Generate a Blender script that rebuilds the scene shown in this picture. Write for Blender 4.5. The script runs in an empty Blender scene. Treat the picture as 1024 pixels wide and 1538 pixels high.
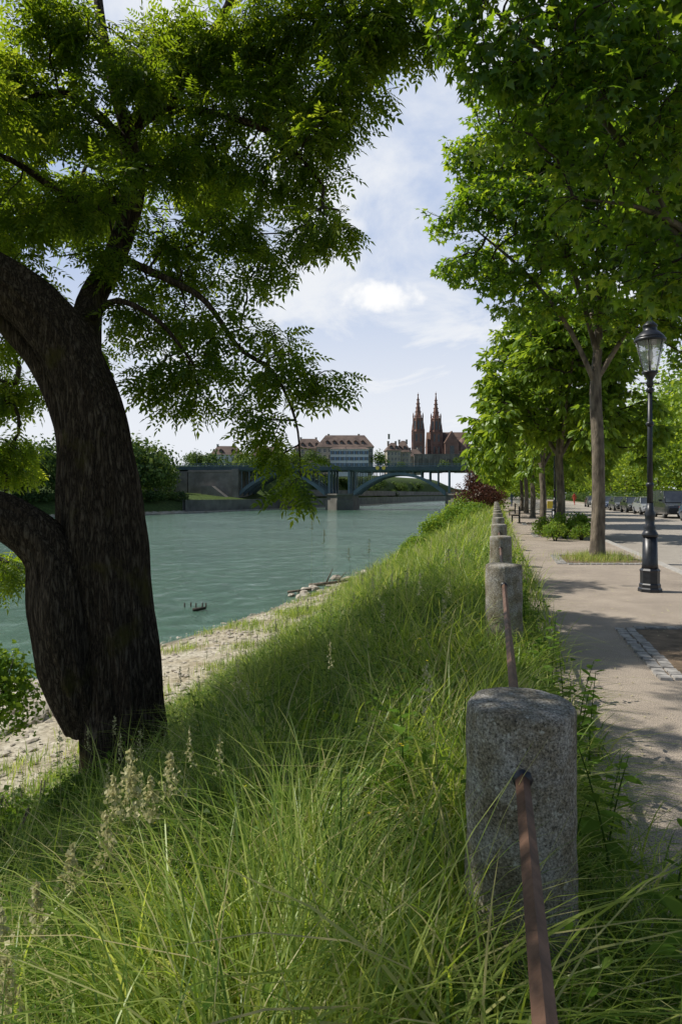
import bpy, math, random
import numpy as np
from mathutils import Vector, noise
rng=np.random.default_rng(11); random.seed(5)
sc=bpy.context.scene
sc.view_settings.view_transform='Standard'; sc.view_settings.look='None'; sc.view_settings.exposure=0
COL=sc.collection
# ------------------------------------------------------------------ materials
def newmat(name):
    m=bpy.data.materials.new(name); m.use_nodes=True; nt=m.node_tree; nt.nodes.clear()
    out=nt.nodes.new('ShaderNodeOutputMaterial'); return m,nt,out
def N(nt,t,**k):
    n=nt.nodes.new(t)
    for a,b in k.items(): setattr(n,a,b)
    return n
def ramp(nt,fac,stops):
    r=nt.nodes.new('ShaderNodeValToRGB'); e=r.color_ramp.elements
    while len(e)<len(stops): e.new(0.5)
    for i,(p,c) in enumerate(stops):
        e[i].position=p; e[i].color=(c[0],c[1],c[2],1)
    nt.links.new(fac,r.inputs[0]); return r.outputs[0]
def noisetex(nt,scale,detail=4,vec=None,stretch=None,rough=.55,dist=0):
    tc=nt.nodes.new('ShaderNodeTexCoord'); n=nt.nodes.new('ShaderNodeTexNoise')
    n.inputs['Scale'].default_value=scale; n.inputs['Detail'].default_value=detail
    n.inputs['Roughness'].default_value=rough; n.inputs['Distortion'].default_value=dist
    src=tc.outputs['Object']
    if stretch:
        mp=nt.nodes.new('ShaderNodeMapping'); mp.inputs['Scale'].default_value=stretch
        nt.links.new(src,mp.inputs[0]); src=mp.outputs[0]
    nt.links.new(src,n.inputs['Vector']); return n.outputs['Fac']
def mat_noise(name,c1,c2,scale=5,rough=.8,bump=.2,bdist=.02,metal=0,spec=.3,stretch=None,detail=6,lo=.35,hi=.65):
    m,nt,out=newmat(name); p=N(nt,'ShaderNodeBsdfPrincipled')
    f=noisetex(nt,scale,detail,stretch=stretch)
    c=ramp(nt,f,[(lo,c1),(hi,c2)]); nt.links.new(c,p.inputs['Base Color'])
    p.inputs['Roughness'].default_value=rough; p.inputs['Metallic'].default_value=metal
    p.inputs['Specular IOR Level'].default_value=spec
    if bump>0:
        b=N(nt,'ShaderNodeBump'); b.inputs['Strength'].default_value=bump; b.inputs['Distance'].default_value=bdist
        nt.links.new(noisetex(nt,scale*3,detail,stretch=stretch),b.inputs['Height']); nt.links.new(b.outputs[0],p.inputs['Normal'])
    nt.links.new(p.outputs[0],out.inputs[0]); return m
def leafmat(name,stops,tstops,tf=.45,gl=.03):
    m,nt,out=newmat(name)
    a=N(nt,'ShaderNodeAttribute'); a.attribute_name='rnd'
    c=ramp(nt,a.outputs['Fac'],stops); t=ramp(nt,a.outputs['Fac'],tstops)
    d=N(nt,'ShaderNodeBsdfDiffuse'); tr=N(nt,'ShaderNodeBsdfTranslucent'); g=N(nt,'ShaderNodeBsdfGlossy'); g.inputs['Roughness'].default_value=.42
    g.inputs['Color'].default_value=(.8,.85,.7,1)
    nt.links.new(c,d.inputs[0]); nt.links.new(t,tr.inputs[0])
    m1=N(nt,'ShaderNodeMixShader'); m1.inputs[0].default_value=tf
    nt.links.new(d.outputs[0],m1.inputs[1]); nt.links.new(tr.outputs[0],m1.inputs[2])
    m2=N(nt,'ShaderNodeMixShader'); m2.inputs[0].default_value=gl
    nt.links.new(m1.outputs[0],m2.inputs[1]); nt.links.new(g.outputs[0],m2.inputs[2])
    nt.links.new(m2.outputs[0],out.inputs[0]); return m
G=lambda *s:[(p,c) for p,c in s]
M_ash=leafmat('ash_leaf',G((0,(.022,.05,.010)),(.6,(.05,.095,.014)),(1,(.12,.17,.022))),G((0,(.16,.28,.012)),(.6,(.44,.60,.02)),(1,(.80,.85,.06))),.48)
M_maple=leafmat('maple_leaf',G((0,(.022,.06,.010)),(.6,(.045,.105,.014)),(1,(.10,.16,.022))),G((0,(.14,.28,.012)),(.6,(.38,.58,.02)),(1,(.74,.82,.05))),.48,.04)
M_street=leafmat('street_tree_leaf',G((0,(.05,.10,.012)),(.6,(.11,.19,.02)),(1,(.18,.26,.035))),G((0,(.22,.36,.025)),(.6,(.5,.66,.04)),(1,(.68,.78,.07))),.42)
M_far=leafmat('distant_leaf',G((0,(.025,.055,.02)),(.5,(.065,.11,.026)),(1,(.16,.21,.06))),G((0,(.07,.13,.03)),(.6,(.2,.3,.04)),(1,(.38,.44,.08))),.28,.02)
M_shrub=leafmat('shrub_leaf',G((0,(.04,.085,.012)),(.6,(.09,.18,.02)),(1,(.15,.24,.035))),G((0,(.18,.32,.02)),(1,(.5,.62,.06))),.4,.015)
M_purple=leafmat('purple_leaf',G((0,(.05,.02,.018)),(1,(.15,.06,.045))),G((0,(.12,.04,.02)),(1,(.28,.12,.07))),.3)
M_grass=leafmat('grass_blade',G((0,(.028,.065,.012)),(.35,(.08,.15,.024)),(.72,(.20,.28,.05)),(.88,(.30,.36,.09)),(1,(.50,.44,.22))),G((0,(.12,.24,.02)),(.35,(.32,.5,.035)),(.72,(.66,.78,.08)),(.88,(.78,.82,.16)),(1,(.74,.64,.3))),.44,.035)
M_seed=leafmat('grass_seed',G((0,(.38,.36,.18)),(1,(.6,.55,.33))),G((0,(.45,.45,.18)),(1,(.65,.6,.33))),.4,.02)
M_yel=leafmat('yellow_petal',G((0,(.6,.45,.02)),(1,(.8,.65,.03))),G((0,(.6,.5,.02)),(1,(.8,.65,.03))),.3,.02)
M_white=mat_noise('white_plaster',(.62,.62,.6),(.72,.72,.7),.5,bump=0)
M_steel=mat_noise('bridge_steel',(.09,.13,.155),(.13,.18,.205),.3,rough=.5,bump=0)
M_steeld=mat_noise('bridge_steel_dark',(.05,.075,.085),(.07,.10,.11),.3,rough=.6,bump=0)
M_stone=mat_noise('ashlar_stone',(.15,.14,.12),(.25,.23,.20),.35,bump=.3,bdist=.1)
M_stoned=mat_noise('quay_stone',(.10,.095,.08),(.19,.175,.15),.25,bump=.3,bdist=.1)
M_red=mat_noise('red_sandstone',(.17,.095,.075),(.28,.165,.13),.2,bump=.2,bdist=.1)
M_redroof=mat_noise('minster_roof',(.15,.09,.07),(.23,.15,.11),.25,bump=0)
M_tile=mat_noise('brown_tile_roof',(.085,.06,.05),(.16,.115,.09),.4,bump=0)
M_beige=mat_noise('beige_plaster',(.33,.295,.235),(.42,.38,.31),.3,bump=0)
M_glassd=mat_noise('window_glass',(.03,.035,.045),(.06,.07,.08),1,rough=.15,bump=0,spec=.6)
M_blue=mat_noise('blue_shutter',(.06,.13,.25),(.09,.18,.3),1,bump=0)
M_iron=mat_noise('black_iron',(.008,.010,.014),(.02,.022,.028),20,rough=.38,bump=.1,bdist=.003,spec=.5)
M_barkS=mat_noise('street_tree_bark',(.07,.055,.04),(.22,.18,.13),9,bump=.8,bdist=.03,stretch=(1,1,.3))
M_twig=mat_noise('twig_bark',(.025,.02,.014),(.06,.047,.034),8,bump=0)
M_dirt=mat_noise('pit_soil',(.09,.065,.04),(.24,.17,.11),5,bump=.8,bdist=.04,detail=8)
M_cob=mat_noise('granite_sett',(.17,.16,.15),(.4,.38,.35),9,bump=.4,bdist=.01)
M_rock=mat_noise('river_rock',(.24,.20,.15),(.5,.45,.36),2.5,bump=.6,bdist=.05)
M_tyre=mat_noise('tyre_rubber',(.012,.012,.012),(.025,.025,.025),30,bump=0)
M_chrome=mat_noise('wheel_alloy',(.35,.35,.36),(.5,.5,.52),30,rough=.3,bump=0,metal=.8)
def paint(name,c):
    m,nt,out=newmat(name); p=N(nt,'ShaderNodeBsdfPrincipled'); f=noisetex(nt,3,3)
    cc=ramp(nt,f,[(0,[v*.85 for v in c]),(1,c)]); nt.links.new(cc,p.inputs['Base Color'])
    p.inputs['Roughness'].default_value=.3; p.inputs['Coat Weight'].default_value=.6; p.inputs['Coat Roughness'].default_value=.05
    nt.links.new(p.outputs[0],out.inputs[0]); return m
P_black=paint('car_paint_black',(.02,.022,.026)); P_silver=paint('car_paint_silver',(.3,.31,.33)); P_white=paint('car_paint_white',(.75,.75,.74)); P_blue=paint('car_paint_blue',(.04,.07,.14)); P_grey=paint('car_paint_grey',(.05,.055,.06))
M_lamp=paint('headlight_lens',(.6,.6,.58)); M_tail=paint('tail_light',(.35,.02,.02))
M_sign=paint('yellow_sign_paint',(.75,.55,.03))
def mat_bark():
    m,nt,out=newmat('furrowed_bark'); p=N(nt,'ShaderNodeBsdfPrincipled')
    f=noisetex(nt,24,8,stretch=(1,1,.13),rough=.62,dist=.7); f2=noisetex(nt,60,6,stretch=(1,1,.5),rough=.7)
    ab=N(nt,'ShaderNodeMath'); ab.operation='SUBTRACT'; ab.inputs[1].default_value=.5; nt.links.new(f,ab.inputs[0])
    a2=N(nt,'ShaderNodeMath'); a2.operation='ABSOLUTE'; nt.links.new(ab.outputs[0],a2.inputs[0])
    h=N(nt,'ShaderNodeMath'); h.operation='MULTIPLY_ADD'; h.inputs[1].default_value=3.2; nt.links.new(a2.outputs[0],h.inputs[0])
    h2=N(nt,'ShaderNodeMath'); h2.operation='MULTIPLY'; h2.inputs[1].default_value=.45; nt.links.new(f2,h2.inputs[0]); nt.links.new(h2.outputs[0],h.inputs[2])
    c=ramp(nt,h.outputs[0],[(.2,(.016,.011,.008)),(.42,(.075,.054,.037)),(.8,(.18,.14,.10))])
    mo=ramp(nt,noisetex(nt,2.2,6),[(.58,(0,0,0)),(.70,(.8,.8,.8))])
    mx=N(nt,'ShaderNodeMix'); mx.data_type='RGBA'; nt.links.new(mo,mx.inputs[0]); nt.links.new(c,mx.inputs[6]); mx.inputs[7].default_value=(.09,.075,.02,1)
    nt.links.new(mx.outputs[2],p.inputs['Base Color']); p.inputs['Roughness'].default_value=.9; p.inputs['Specular IOR Level'].default_value=.12
    b=N(nt,'ShaderNodeBump'); b.inputs['Strength'].default_value=1; b.inputs['Distance'].default_value=.035
    nt.links.new(h.outputs[0],b.inputs['Height']); nt.links.new(b.outputs[0],p.inputs['Normal'])
    nt.links.new(p.outputs[0],out.inputs[0]); return m
M_bark=mat_bark()
def mat_granite():
    m,nt,out=newmat('weathered_granite'); p=N(nt,'ShaderNodeBsdfPrincipled')
    f=noisetex(nt,120,4,rough=.8); c=ramp(nt,f,[(.36,(.05,.048,.045)),(.46,(.24,.23,.205)),(.58,(.42,.40,.36)),(.68,(.7,.67,.61))])
    g=ramp(nt,noisetex(nt,6,8,rough=.75),[(.32,(.28,.235,.165)),(.46,(.68,.62,.5)),(.62,(1,1,1))])
    mx=N(nt,'ShaderNodeMix'); mx.data_type='RGBA'; mx.blend_type='MULTIPLY'; mx.inputs[0].default_value=1
    nt.links.new(c,mx.inputs[6]); nt.links.new(g,mx.inputs[7])
    lich=ramp(nt,noisetex(nt,26,6,rough=.75),[(.58,(0,0,0)),(.66,(1,1,1))])
    mx2=N(nt,'ShaderNodeMix'); mx2.data_type='RGBA'; nt.links.new(lich,mx2.inputs[0]); nt.links.new(mx.outputs[2],mx2.inputs[6]); mx2.inputs[7].default_value=(.5,.49,.42,1)
    tc=N(nt,'ShaderNodeTexCoord'); sx=N(nt,'ShaderNodeSeparateXYZ'); nt.links.new(tc.outputs['Object'],sx.inputs[0])
    mr=N(nt,'ShaderNodeMapRange'); mr.inputs['From Min'].default_value=.75; mr.inputs['From Max'].default_value=.1; mr.inputs['To Max'].default_value=.6; nt.links.new(sx.outputs[2],mr.inputs[0])
    al=N(nt,'ShaderNodeMath'); al.operation='MULTIPLY'; nt.links.new(mr.outputs[0],al.inputs[0]); nt.links.new(noisetex(nt,8,5),al.inputs[1])
    mx3=N(nt,'ShaderNodeMix'); mx3.data_type='RGBA'; nt.links.new(al.outputs[0],mx3.inputs[0]); nt.links.new(mx2.outputs[2],mx3.inputs[6]); mx3.inputs[7].default_value=(.10,.10,.04,1)
    nt.links.new(mx3.outputs[2],p.inputs['Base Color']); p.inputs['Roughness'].default_value=.9; p.inputs['Specular IOR Level'].default_value=.2
    b=N(nt,'ShaderNodeBump'); b.inputs['Strength'].default_value=1; b.inputs['Distance'].default_value=.007
    nt.links.new(noisetex(nt,70,7,rough=.75),b.inputs['Height']); nt.links.new(b.outputs[0],p.inputs['Normal'])
    nt.links.new(p.outputs[0],out.inputs[0]); return m
M_gran=mat_granite()
M_rust=mat_noise('rusty_painted_iron',(.06,.034,.022),(.17,.095,.062),14,rough=.6,bump=.6,bdist=.003,spec=.25,lo=.3,hi=.7)
def mat_asphalt(name,a,b_):
    m,nt,out=newmat(name); p=N(nt,'ShaderNodeBsdfPrincipled')
    big=ramp(nt,noisetex(nt,.7,8,rough=.75),[(.3,a),(.7,b_)])
    sp=ramp(nt,noisetex(nt,130,2),[(.35,(.45,.45,.47)),(.5,(1,1,1)),(.68,(1.6,1.55,1.45))])
    mx=N(nt,'ShaderNodeMix'); mx.data_type='RGBA'; mx.blend_type='MULTIPLY'; mx.inputs[0].default_value=1
    nt.links.new(big,mx.inputs[6]); nt.links.new(sp,mx.inputs[7]); nt.links.new(mx.outputs[2],p.inputs['Base Color'])
    p.inputs['Roughness'].default_value=.9; p.inputs['Specular IOR Level'].default_value=.2
    b=N(nt,'ShaderNodeBump'); b.inputs['Strength'].default_value=.6; b.inputs['Distance'].default_value=.006
    nt.links.new(noisetex(nt,110,3),b.inputs['Height']); nt.links.new(b.outputs[0],p.inputs['Normal'])
    nt.links.new(p.outputs[0],out.inputs[0]); return m
M_path=mat_asphalt('footpath_asphalt',(.225,.19,.155),(.40,.34,.275))
M_road=mat_asphalt('road_asphalt',(.27,.245,.21),(.38,.345,.295))
M_kerb=mat_noise('kerb_granite',(.30,.28,.25),(.48,.45,.40),15,bump=.2,bdist=.005)
def mat_ground():
    m,nt,out=newmat('ground_mix'); p=N(nt,'ShaderNodeBsdfPrincipled')
    gr=ramp(nt,noisetex(nt,1.3,8,rough=.7),[(.3,(.03,.035,.012)),(.5,(.05,.08,.02)),(.7,(.11,.15,.035))])
    tc=N(nt,'ShaderNodeTexCoord'); vo=N(nt,'ShaderNodeTexVoronoi'); vo.inputs['Scale'].default_value=11; nt.links.new(tc.outputs['Object'],vo.inputs['Vector'])
    pb=ramp(nt,vo.outputs['Color'],[(0,(.24,.215,.155)),(.5,(.44,.395,.30)),(1,(.58,.53,.42))])
    pn=ramp(nt,noisetex(nt,.8,6),[(.35,(.7,.65,.55)),(.6,(1,1,1))])
    mp=N(nt,'ShaderNodeMix'); mp.data_type='RGBA'; mp.blend_type='MULTIPLY'; mp.inputs[0].default_value=1; nt.links.new(pb,mp.inputs[6]); nt.links.new(pn,mp.inputs[7])
    sx=N(nt,'ShaderNodeSeparateXYZ'); nt.links.new(tc.outputs['Object'],sx.inputs[0])
    ad=N(nt,'ShaderNodeMath'); ad.operation='MULTIPLY_ADD'; ad.inputs[1].default_value=1.3; nt.links.new(noisetex(nt,.7,6,rough=.65),ad.inputs[0]); nt.links.new(sx.outputs[2],ad.inputs[2])
    mr=N(nt,'ShaderNodeMapRange'); mr.inputs['From Min'].default_value=-2.82; mr.inputs['From Max'].default_value=-2.68; nt.links.new(ad.outputs[0],mr.inputs[0])
    mx=N(nt,'ShaderNodeMix'); mx.data_type='RGBA'; nt.links.new(mr.outputs[0],mx.inputs[0]); nt.links.new(mp.outputs[2],mx.inputs[6]); nt.links.new(gr,mx.inputs[7])
    wt=N(nt,'ShaderNodeMapRange'); wt.inputs['From Min'].default_value=-4.02; wt.inputs['From Max'].default_value=-4.09; wt.inputs['To Max'].default_value=.7; nt.links.new(sx.outputs[2],wt.inputs[0])
    mw=N(nt,'ShaderNodeMix'); mw.data_type='RGBA'; nt.links.new(wt.outputs[0],mw.inputs[0]); nt.links.new(mx.outputs[2],mw.inputs[6]); mw.inputs[7].default_value=(.10,.09,.065,1)
    nt.links.new(mw.outputs[2],p.inputs['Base Color']); p.inputs['Roughness'].default_value=.95; p.inputs['Specular IOR Level'].default_value=.1
    b=N(nt,'ShaderNodeBump'); b.inputs['Strength'].default_value=.7; b.inputs['Distance'].default_value=.05
    nt.links.new(noisetex(nt,12,6,rough=.7),b.inputs['Height']); nt.links.new(b.outputs[0],p.inputs['Normal'])
    nt.links.new(p.outputs[0],out.inputs[0]); return m
M_ground=mat_ground()
def mat_water():
    m,nt,out=newmat('river_water'); p=N(nt,'ShaderNodeBsdfPrincipled')
    c=ramp(nt,noisetex(nt,.05,4,stretch=(1,.5,1)),[(.3,(.07,.145,.095)),(.7,(.11,.20,.13))]); nt.links.new(c,p.inputs['Base Color'])
    p.inputs['Roughness'].default_value=.05; p.inputs['IOR'].default_value=1.33
    n1=noisetex(nt,.95,7,stretch=(.8,.6,1),rough=.7,dist=.9); n2=noisetex(nt,.10,3,stretch=(1,.6,1))
    a=N(nt,'ShaderNodeMath'); a.operation='MULTIPLY_ADD'; a.inputs[1].default_value=3.5; nt.links.new(n2,a.inputs[0]); nt.links.new(n1,a.inputs[2])
    b=N(nt,'ShaderNodeBump'); b.inputs['Strength'].default_value=1.; b.inputs['Distance'].default_value=.36
    nt.links.new(a.outputs[0],b.inputs['Height']); nt.links.new(b.outputs[0],p.inputs['Normal'])
    nt.links.new(p.outputs[0],out.inputs[0]); return m
M_water=mat_water()
def mat_glass():
    m,nt,out=newmat('lantern_glass'); t=N(nt,'ShaderNodeBsdfTransparent'); g=N(nt,'ShaderNodeBsdfGlossy'); g.inputs['Roughness'].default_value=.08
    d=N(nt,'ShaderNodeBsdfTranslucent'); d.inputs[0].default_value=(.7,.72,.68,1)
    a=N(nt,'ShaderNodeMixShader'); a.inputs[0].default_value=.3; nt.links.new(t.outputs[0],a.inputs[1]); nt.links.new(d.outputs[0],a.inputs[2])
    b=N(nt,'ShaderNodeMixShader'); b.inputs[0].default_value=.12; nt.links.new(a.outputs[0],b.inputs[1]); nt.links.new(g.outputs[0],b.inputs[2])
    nt.links.new(b.outputs[0],out.inputs[0]); return m
M_lglass=mat_glass()
# ------------------------------------------------------------------ mesh helpers
def link(o,parent=None):
    COL.objects.link(o)
    if parent: o.parent=parent
    return o
def empty(name,loc=(0,0,0),rz=0):
    e=bpy.data.objects.new(name,None); e.location=loc; e.rotation_euler=(0,0,rz); e.empty_display_size=.3; return link(e)
def np_mesh(name,V,Fs,mats,midx=None,rnd=None,parent=None,smooth=False):
    me=bpy.data.meshes.new(name); V=np.ascontiguousarray(V,dtype=np.float32)
    me.vertices.add(len(V)); me.vertices.foreach_set('co',V.ravel())
    loops=np.concatenate([f.ravel() for f in Fs]).astype(np.int32)
    tot=np.concatenate([np.full(len(f),f.shape[1]) for f in Fs]); st=np.concatenate([[0],np.cumsum(tot)[:-1]]).astype(np.int32)
    me.loops.add(len(loops)); me.loops.foreach_set('vertex_index',loops)
    me.polygons.add(len(tot)); me.polygons.foreach_set('loop_start',st)
    for m in mats: me.materials.append(m)
    if midx is not None: me.polygons.foreach_set('material_index',np.asarray(midx,dtype=np.int32))
    me.polygons.foreach_set('use_smooth',np.full(len(tot),smooth))
    me.update(calc_edges=True)
    if rnd is not None:
        a=me.attributes.new('rnd','FLOAT','POINT'); a.data.foreach_set('value',np.asarray(rnd,dtype=np.float32))
    return link(bpy.data.objects.new(name,me),parent)
class MB:
    def __init__(s): s.v=[];s.f=[];s.m=[];s.sm=[]
    def add(s,vs,fs,m=0,sm=False):
        o=len(s.v); s.v+= [tuple(v) for v in vs]
        for f in fs: s.f.append([i+o for i in f]); s.m.append(m); s.sm.append(sm)
    def box(s,c,d,m=0,rz=0,top=(1,1)):
        x,y,z=[q/2 for q in d]; vs=[]
        for sz in(-1,1):
            tx,ty=top if sz>0 else (1,1)
            for a,b in((-1,-1),(1,-1),(1,1),(-1,1)):
                X,Y=a*x*tx,b*y*ty; vs.append((c[0]+X*math.cos(rz)-Y*math.sin(rz),c[1]+X*math.sin(rz)+Y*math.cos(rz),c[2]+sz*z))
        s.add(vs,[(3,2,1,0),(4,5,6,7),(0,1,5,4),(1,2,6,5),(2,3,7,6),(3,0,4,7)],m)
    def lathe(s,prof,c=(0,0,0),n=16,m=0,sm=True,rot=0,flute=0):
        vs=[];fs=[]
        for r,z in prof:
            for i in range(n):
                a=rot+2*math.pi*i/n; rr=r*(1-(flute if i%2 else 0)); vs.append((c[0]+rr*math.cos(a),c[1]+rr*math.sin(a),c[2]+z))
        for j in range(len(prof)-1):
            for i in range(n):
                k=(i+1)%n; fs.append((j*n+i,j*n+k,(j+1)*n+k,(j+1)*n+i))
        fs.append(tuple(range(n))[::-1]); fs.append(tuple((len(prof)-1)*n+i for i in range(n)))
        s.add(vs,fs,m,sm)
    def seg(s,a,b,r0,r1=None,n=8,m=0,sm=True):
        r1=r0 if r1 is None else r1; a=Vector(a);b=Vector(b);d=(b-a).normalized(); u=d.orthogonal().normalized(); w=d.cross(u)
        vs=[];
        for p,r in((a,r0),(b,r1)):
            for i in range(n):
                t=2*math.pi*i/n; vs.append(p+u*r*math.cos(t)+w*r*math.sin(t))
        fs=[(i,(i+1)%n,n+(i+1)%n,n+i) for i in range(n)]+[tuple(range(n))[::-1],tuple(range(n,2*n))]
        s.add(vs,fs,m,sm)
    def prism(s,poly,axis,a,b,m=0):
        vs=[]
        for t in(a,b):
            for p,q in poly: vs.append((t,p,q) if axis=='x' else (p,t,q))
        n=len(poly); fs=[(i,(i+1)%n,n+(i+1)%n,n+i) for i in range(n)]+[tuple(range(n))[::-1],tuple(range(n,2*n))]
        s.add(vs,fs,m)
    def done(s,name,mats,parent=None,loc=(0,0,0),rz=0,bevel=0):
        me=bpy.data.meshes.new(name); me.from_pydata(s.v,[],s.f)
        for m in mats: me.materials.append(m)
        me.polygons.foreach_set('material_index',s.m); me.polygons.foreach_set('use_smooth',s.sm); me.update()
        o=bpy.data.objects.new(name,me); o.location=loc; o.rotation_euler=(0,0,rz); link(o,parent)
        if bevel:
            b=o.modifiers.new('b','BEVEL'); b.width=bevel; b.segments=2; b.limit_method='ANGLE'
        return o
def unit(a): return a/(np.linalg.norm(a,axis=-1,keepdims=True)+1e-9)
def leaves(pos,D,Nn,scale,tv,tf,rnd):
    D=unit(D); W=unit(np.cross(Nn,D)); Nn=np.cross(D,W); tv=np.asarray(tv,float); M=len(pos);k=len(tv)
    V=pos[:,None,:]+scale[:,None,None]*(tv[None,:,0,None]*D[:,None,:]+tv[None,:,1,None]*W[:,None,:]+tv[None,:,2,None]*Nn[:,None,:])
    tf=np.asarray(tf); F=(np.arange(M)[:,None,None]*k+tf[None]).reshape(-1,tf.shape[1])
    return V.reshape(-1,3),F,np.repeat(rnd,k)
def randunit(n): return unit(rng.normal(size=(n,3)))
ASHV=[];ASHF=[]
def lf(bx,by,ang,ln,w,drop):
    c,s_=math.cos(ang),math.sin(ang); o=len(ASHV)
    for a,b,z in((0,0,0),(.42,w,-.02),(1,0,-drop),(.42,-w,-.02)):
        X=a*ln; Y=b*ln; ASHV.append((bx+X*c-Y*s_,by+X*s_+Y*c,z*ln*1.0-.25*(bx*bx)))
    ASHF.append((o,o+1,o+2,o+3))
for i in range(4):
    t=.25+.2*i; q=.36-.02*i
    lf(t,0,1.05,q,.21,.25); lf(t,0,-1.05,q,.21,.25)
lf(.95,0,0,.4,.2,.3)
MAPV=[];
for a,r in((180,.05),(232,.5),(255,.28),(292,.85),(318,.42),(0,1.05),(42,.42),(68,.85),(105,.28),(128,.5)):
    MAPV.append((.45+.55*r*math.cos(math.radians(a)),.6*r*math.sin(math.radians(a)),-.12*r*r))
MAPF=[tuple(range(10))]
OVV=[(0,0,0),(.3,.24,-.03),(.7,.2,-.1),(1,0,-.25),(.7,-.2,-.1),(.3,-.24,-.03)]; OVF=[(0,1,2,3,4,5)]
DV=[(-.5,0,0),(0,.4,.05),(.5,0,0),(0,-.4,.05)]; DF=[(0,1,2,3)]
def segs(P0,P1,R0,R1,n=4):
    d=unit(P1-P0); h=np.where(np.abs(d[:,2:3])<.9,np.array([[0,0,1.]]),np.array([[1.,0,0]])); u=unit(np.cross(d,h)); w=np.cross(d,u)
    M=len(P0); V=np.zeros((M,2,n,3))
    for i in range(n):
        t=2*math.pi*i/n; o=u*math.cos(t)+w*math.sin(t); V[:,0,i]=P0+o*R0[:,None]; V[:,1,i]=P1+o*R1[:,None]
    b=np.arange(M)[:,None]*2*n; F=[]
    for i in range(n):
        k=(i+1)%n; F.append(np.concatenate([b+i,b+k,b+n+k,b+n+i],1))
    return V.reshape(-1,3),np.concatenate(F)
def spline(pts,rad,n):
    P=np.array(pts,float);R=np.array(rad,float); m=len(P); T=np.linspace(0,m-1,n); op=[];orr=[]
    for t in T:
        i=min(int(t),m-2);f=t-i; p0=P[max(i-1,0)];p1=P[i];p2=P[i+1];p3=P[min(i+2,m-1)]
        op.append(.5*((2*p1)+(-p0+p2)*f+(2*p0-5*p1+4*p2-p3)*f*f+(-p0+3*p1-3*p2+p3)*f**3)); orr.append(R[i]*(1-f)+R[i+1]*f)
    return np.array(op),np.array(orr)
def tube(mb,pts,rad,ns=12,n=24,rough=.05,m=0,seed=0,freq=4.,furrow=0):
    P,R=spline(pts,rad,n); u=None; vs=[]; s_=0
    for j in range(n):
        d=Vector(P[min(j+1,n-1)]-P[max(j-1,0)]).normalized()
        if u is None: u=d.orthogonal().normalized()
        u=(u-d*u.dot(d)).normalized(); w=d.cross(u)
        if j: s_+=float(np.linalg.norm(P[j]-P[j-1]))
        for i in range(ns):
            a=2*math.pi*i/ns; ca,sa=math.cos(a),math.sin(a)
            k=1+rough*2*noise.noise(Vector((ca*freq+seed,sa*freq,s_*1.1)))+rough*2.2*noise.noise(Vector((ca*1.1+seed,sa*1.1,s_*.8)))
            if furrow: k-=furrow*(1-abs(noise.noise(Vector((ca*11+seed,sa*11,s_*1.4))))*3.5)
            vs.append(Vector(P[j])+(u*ca+w*sa)*float(R[j]*k))
    fs=[(j*ns+i,j*ns+(i+1)%ns,(j+1)*ns+(i+1)%ns,(j+1)*ns+i) for j in range(n-1) for i in range(ns)]
    fs.append(tuple((n-1)*ns+i for i in range(ns)))
    mb.add(vs,fs,m,True); return P,R
def grow(nodes,att,alpha=.3):
    nodes=np.array(nodes);N_=len(att); d=np.linalg.norm(att[:,None]-nodes[None],axis=2); par=d.argmin(1); best=d.min(1); dist=best.copy()
    plen=np.zeros(N_); P0=np.zeros((N_,3)); pidx=np.full(N_,-1); src=-np.ones(N_,int); done=np.zeros(N_,bool); order=[]
    for _ in range(N_):
        k=np.where(done,1e9,best); i=int(k.argmin()); done[i]=True; order.append(i)
        if src[i]<0: P0[i]=nodes[par[i]]; plen[i]=dist[i]
        else: P0[i]=att[src[i]]; pidx[i]=src[i]; plen[i]=plen[src[i]]+dist[i]
        di=np.linalg.norm(att-att[i],axis=1); key=di+alpha*plen[i]; up=(~done)&(key<best); best[up]=key[up]; dist[up]=di[up]; src[up]=i
    cnt=np.ones(N_)
    for i in reversed(order):
        if pidx[i]>=0: cnt[pidx[i]]+=cnt[i]
    return P0,cnt,pidx
def in_clumps(cl,spacing):
    out=[]
    for c in cl:
        x,y,z,rx=c[:4]; ry=c[4] if len(c)>4 else rx; rz=c[5] if len(c)>5 else rx*.8
        n=max(6,int(4.19*rx*ry*rz/spacing**3)); p=randunit(n)*(rng.random((n,1))**.4)
        out.append(p*np.array([rx,ry,rz])+np.array([x,y,z]))
    return np.concatenate(out)
def crown(name,parent,nodes,cl,spacing,per,size,tv,tf,mat,droop=.5,tr=.004,spread=.6):
    att=in_clumps(cl,spacing); P0,cnt,pidx=grow(nodes,att)
    r=tr*cnt**.45; r0=np.where(pidx>=0,tr*cnt[np.maximum(pidx,0)]**.45,r*1.1); r0=np.minimum(r0,r*1.6)
    mid=(P0+att)/2+rng.normal(size=att.shape)*.06*np.linalg.norm(att-P0,axis=1,keepdims=True)
    V1,F1=segs(P0,mid,r0,(r0+r)/2); V2,F2=segs(mid,att,(r0+r)/2,r)
    np_mesh('branches',np.concatenate([V1,V2]),[F1,F2+len(V1)],[M_twig],parent=parent,smooth=True)
    M=len(att)*per; base=np.repeat(att,per,0); dirp=np.repeat(unit(att-P0),per,0)
    D=unit(randunit(M)*np.array([1,1,.5])+dirp*.5+np.array([0,0,-droop])); pos=base+D*rng.random((M,1))*spacing*spread-np.repeat(att-P0,per,0)*rng.random((M,1))*.5
    Nn=unit(randunit(M)*.8+np.array([0,0,1.]))
    cr=np.repeat(rng.random(len(att)),per); rnd=np.clip(.55*rng.random(M)+.45*cr,0,1)
    V,F,R=leaves(pos,D,Nn,size*(.7+.6*rng.random(M)),tv,tf,rnd)
    np_mesh('foliage',V,[F],[mat],rnd=R,parent=parent)
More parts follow.
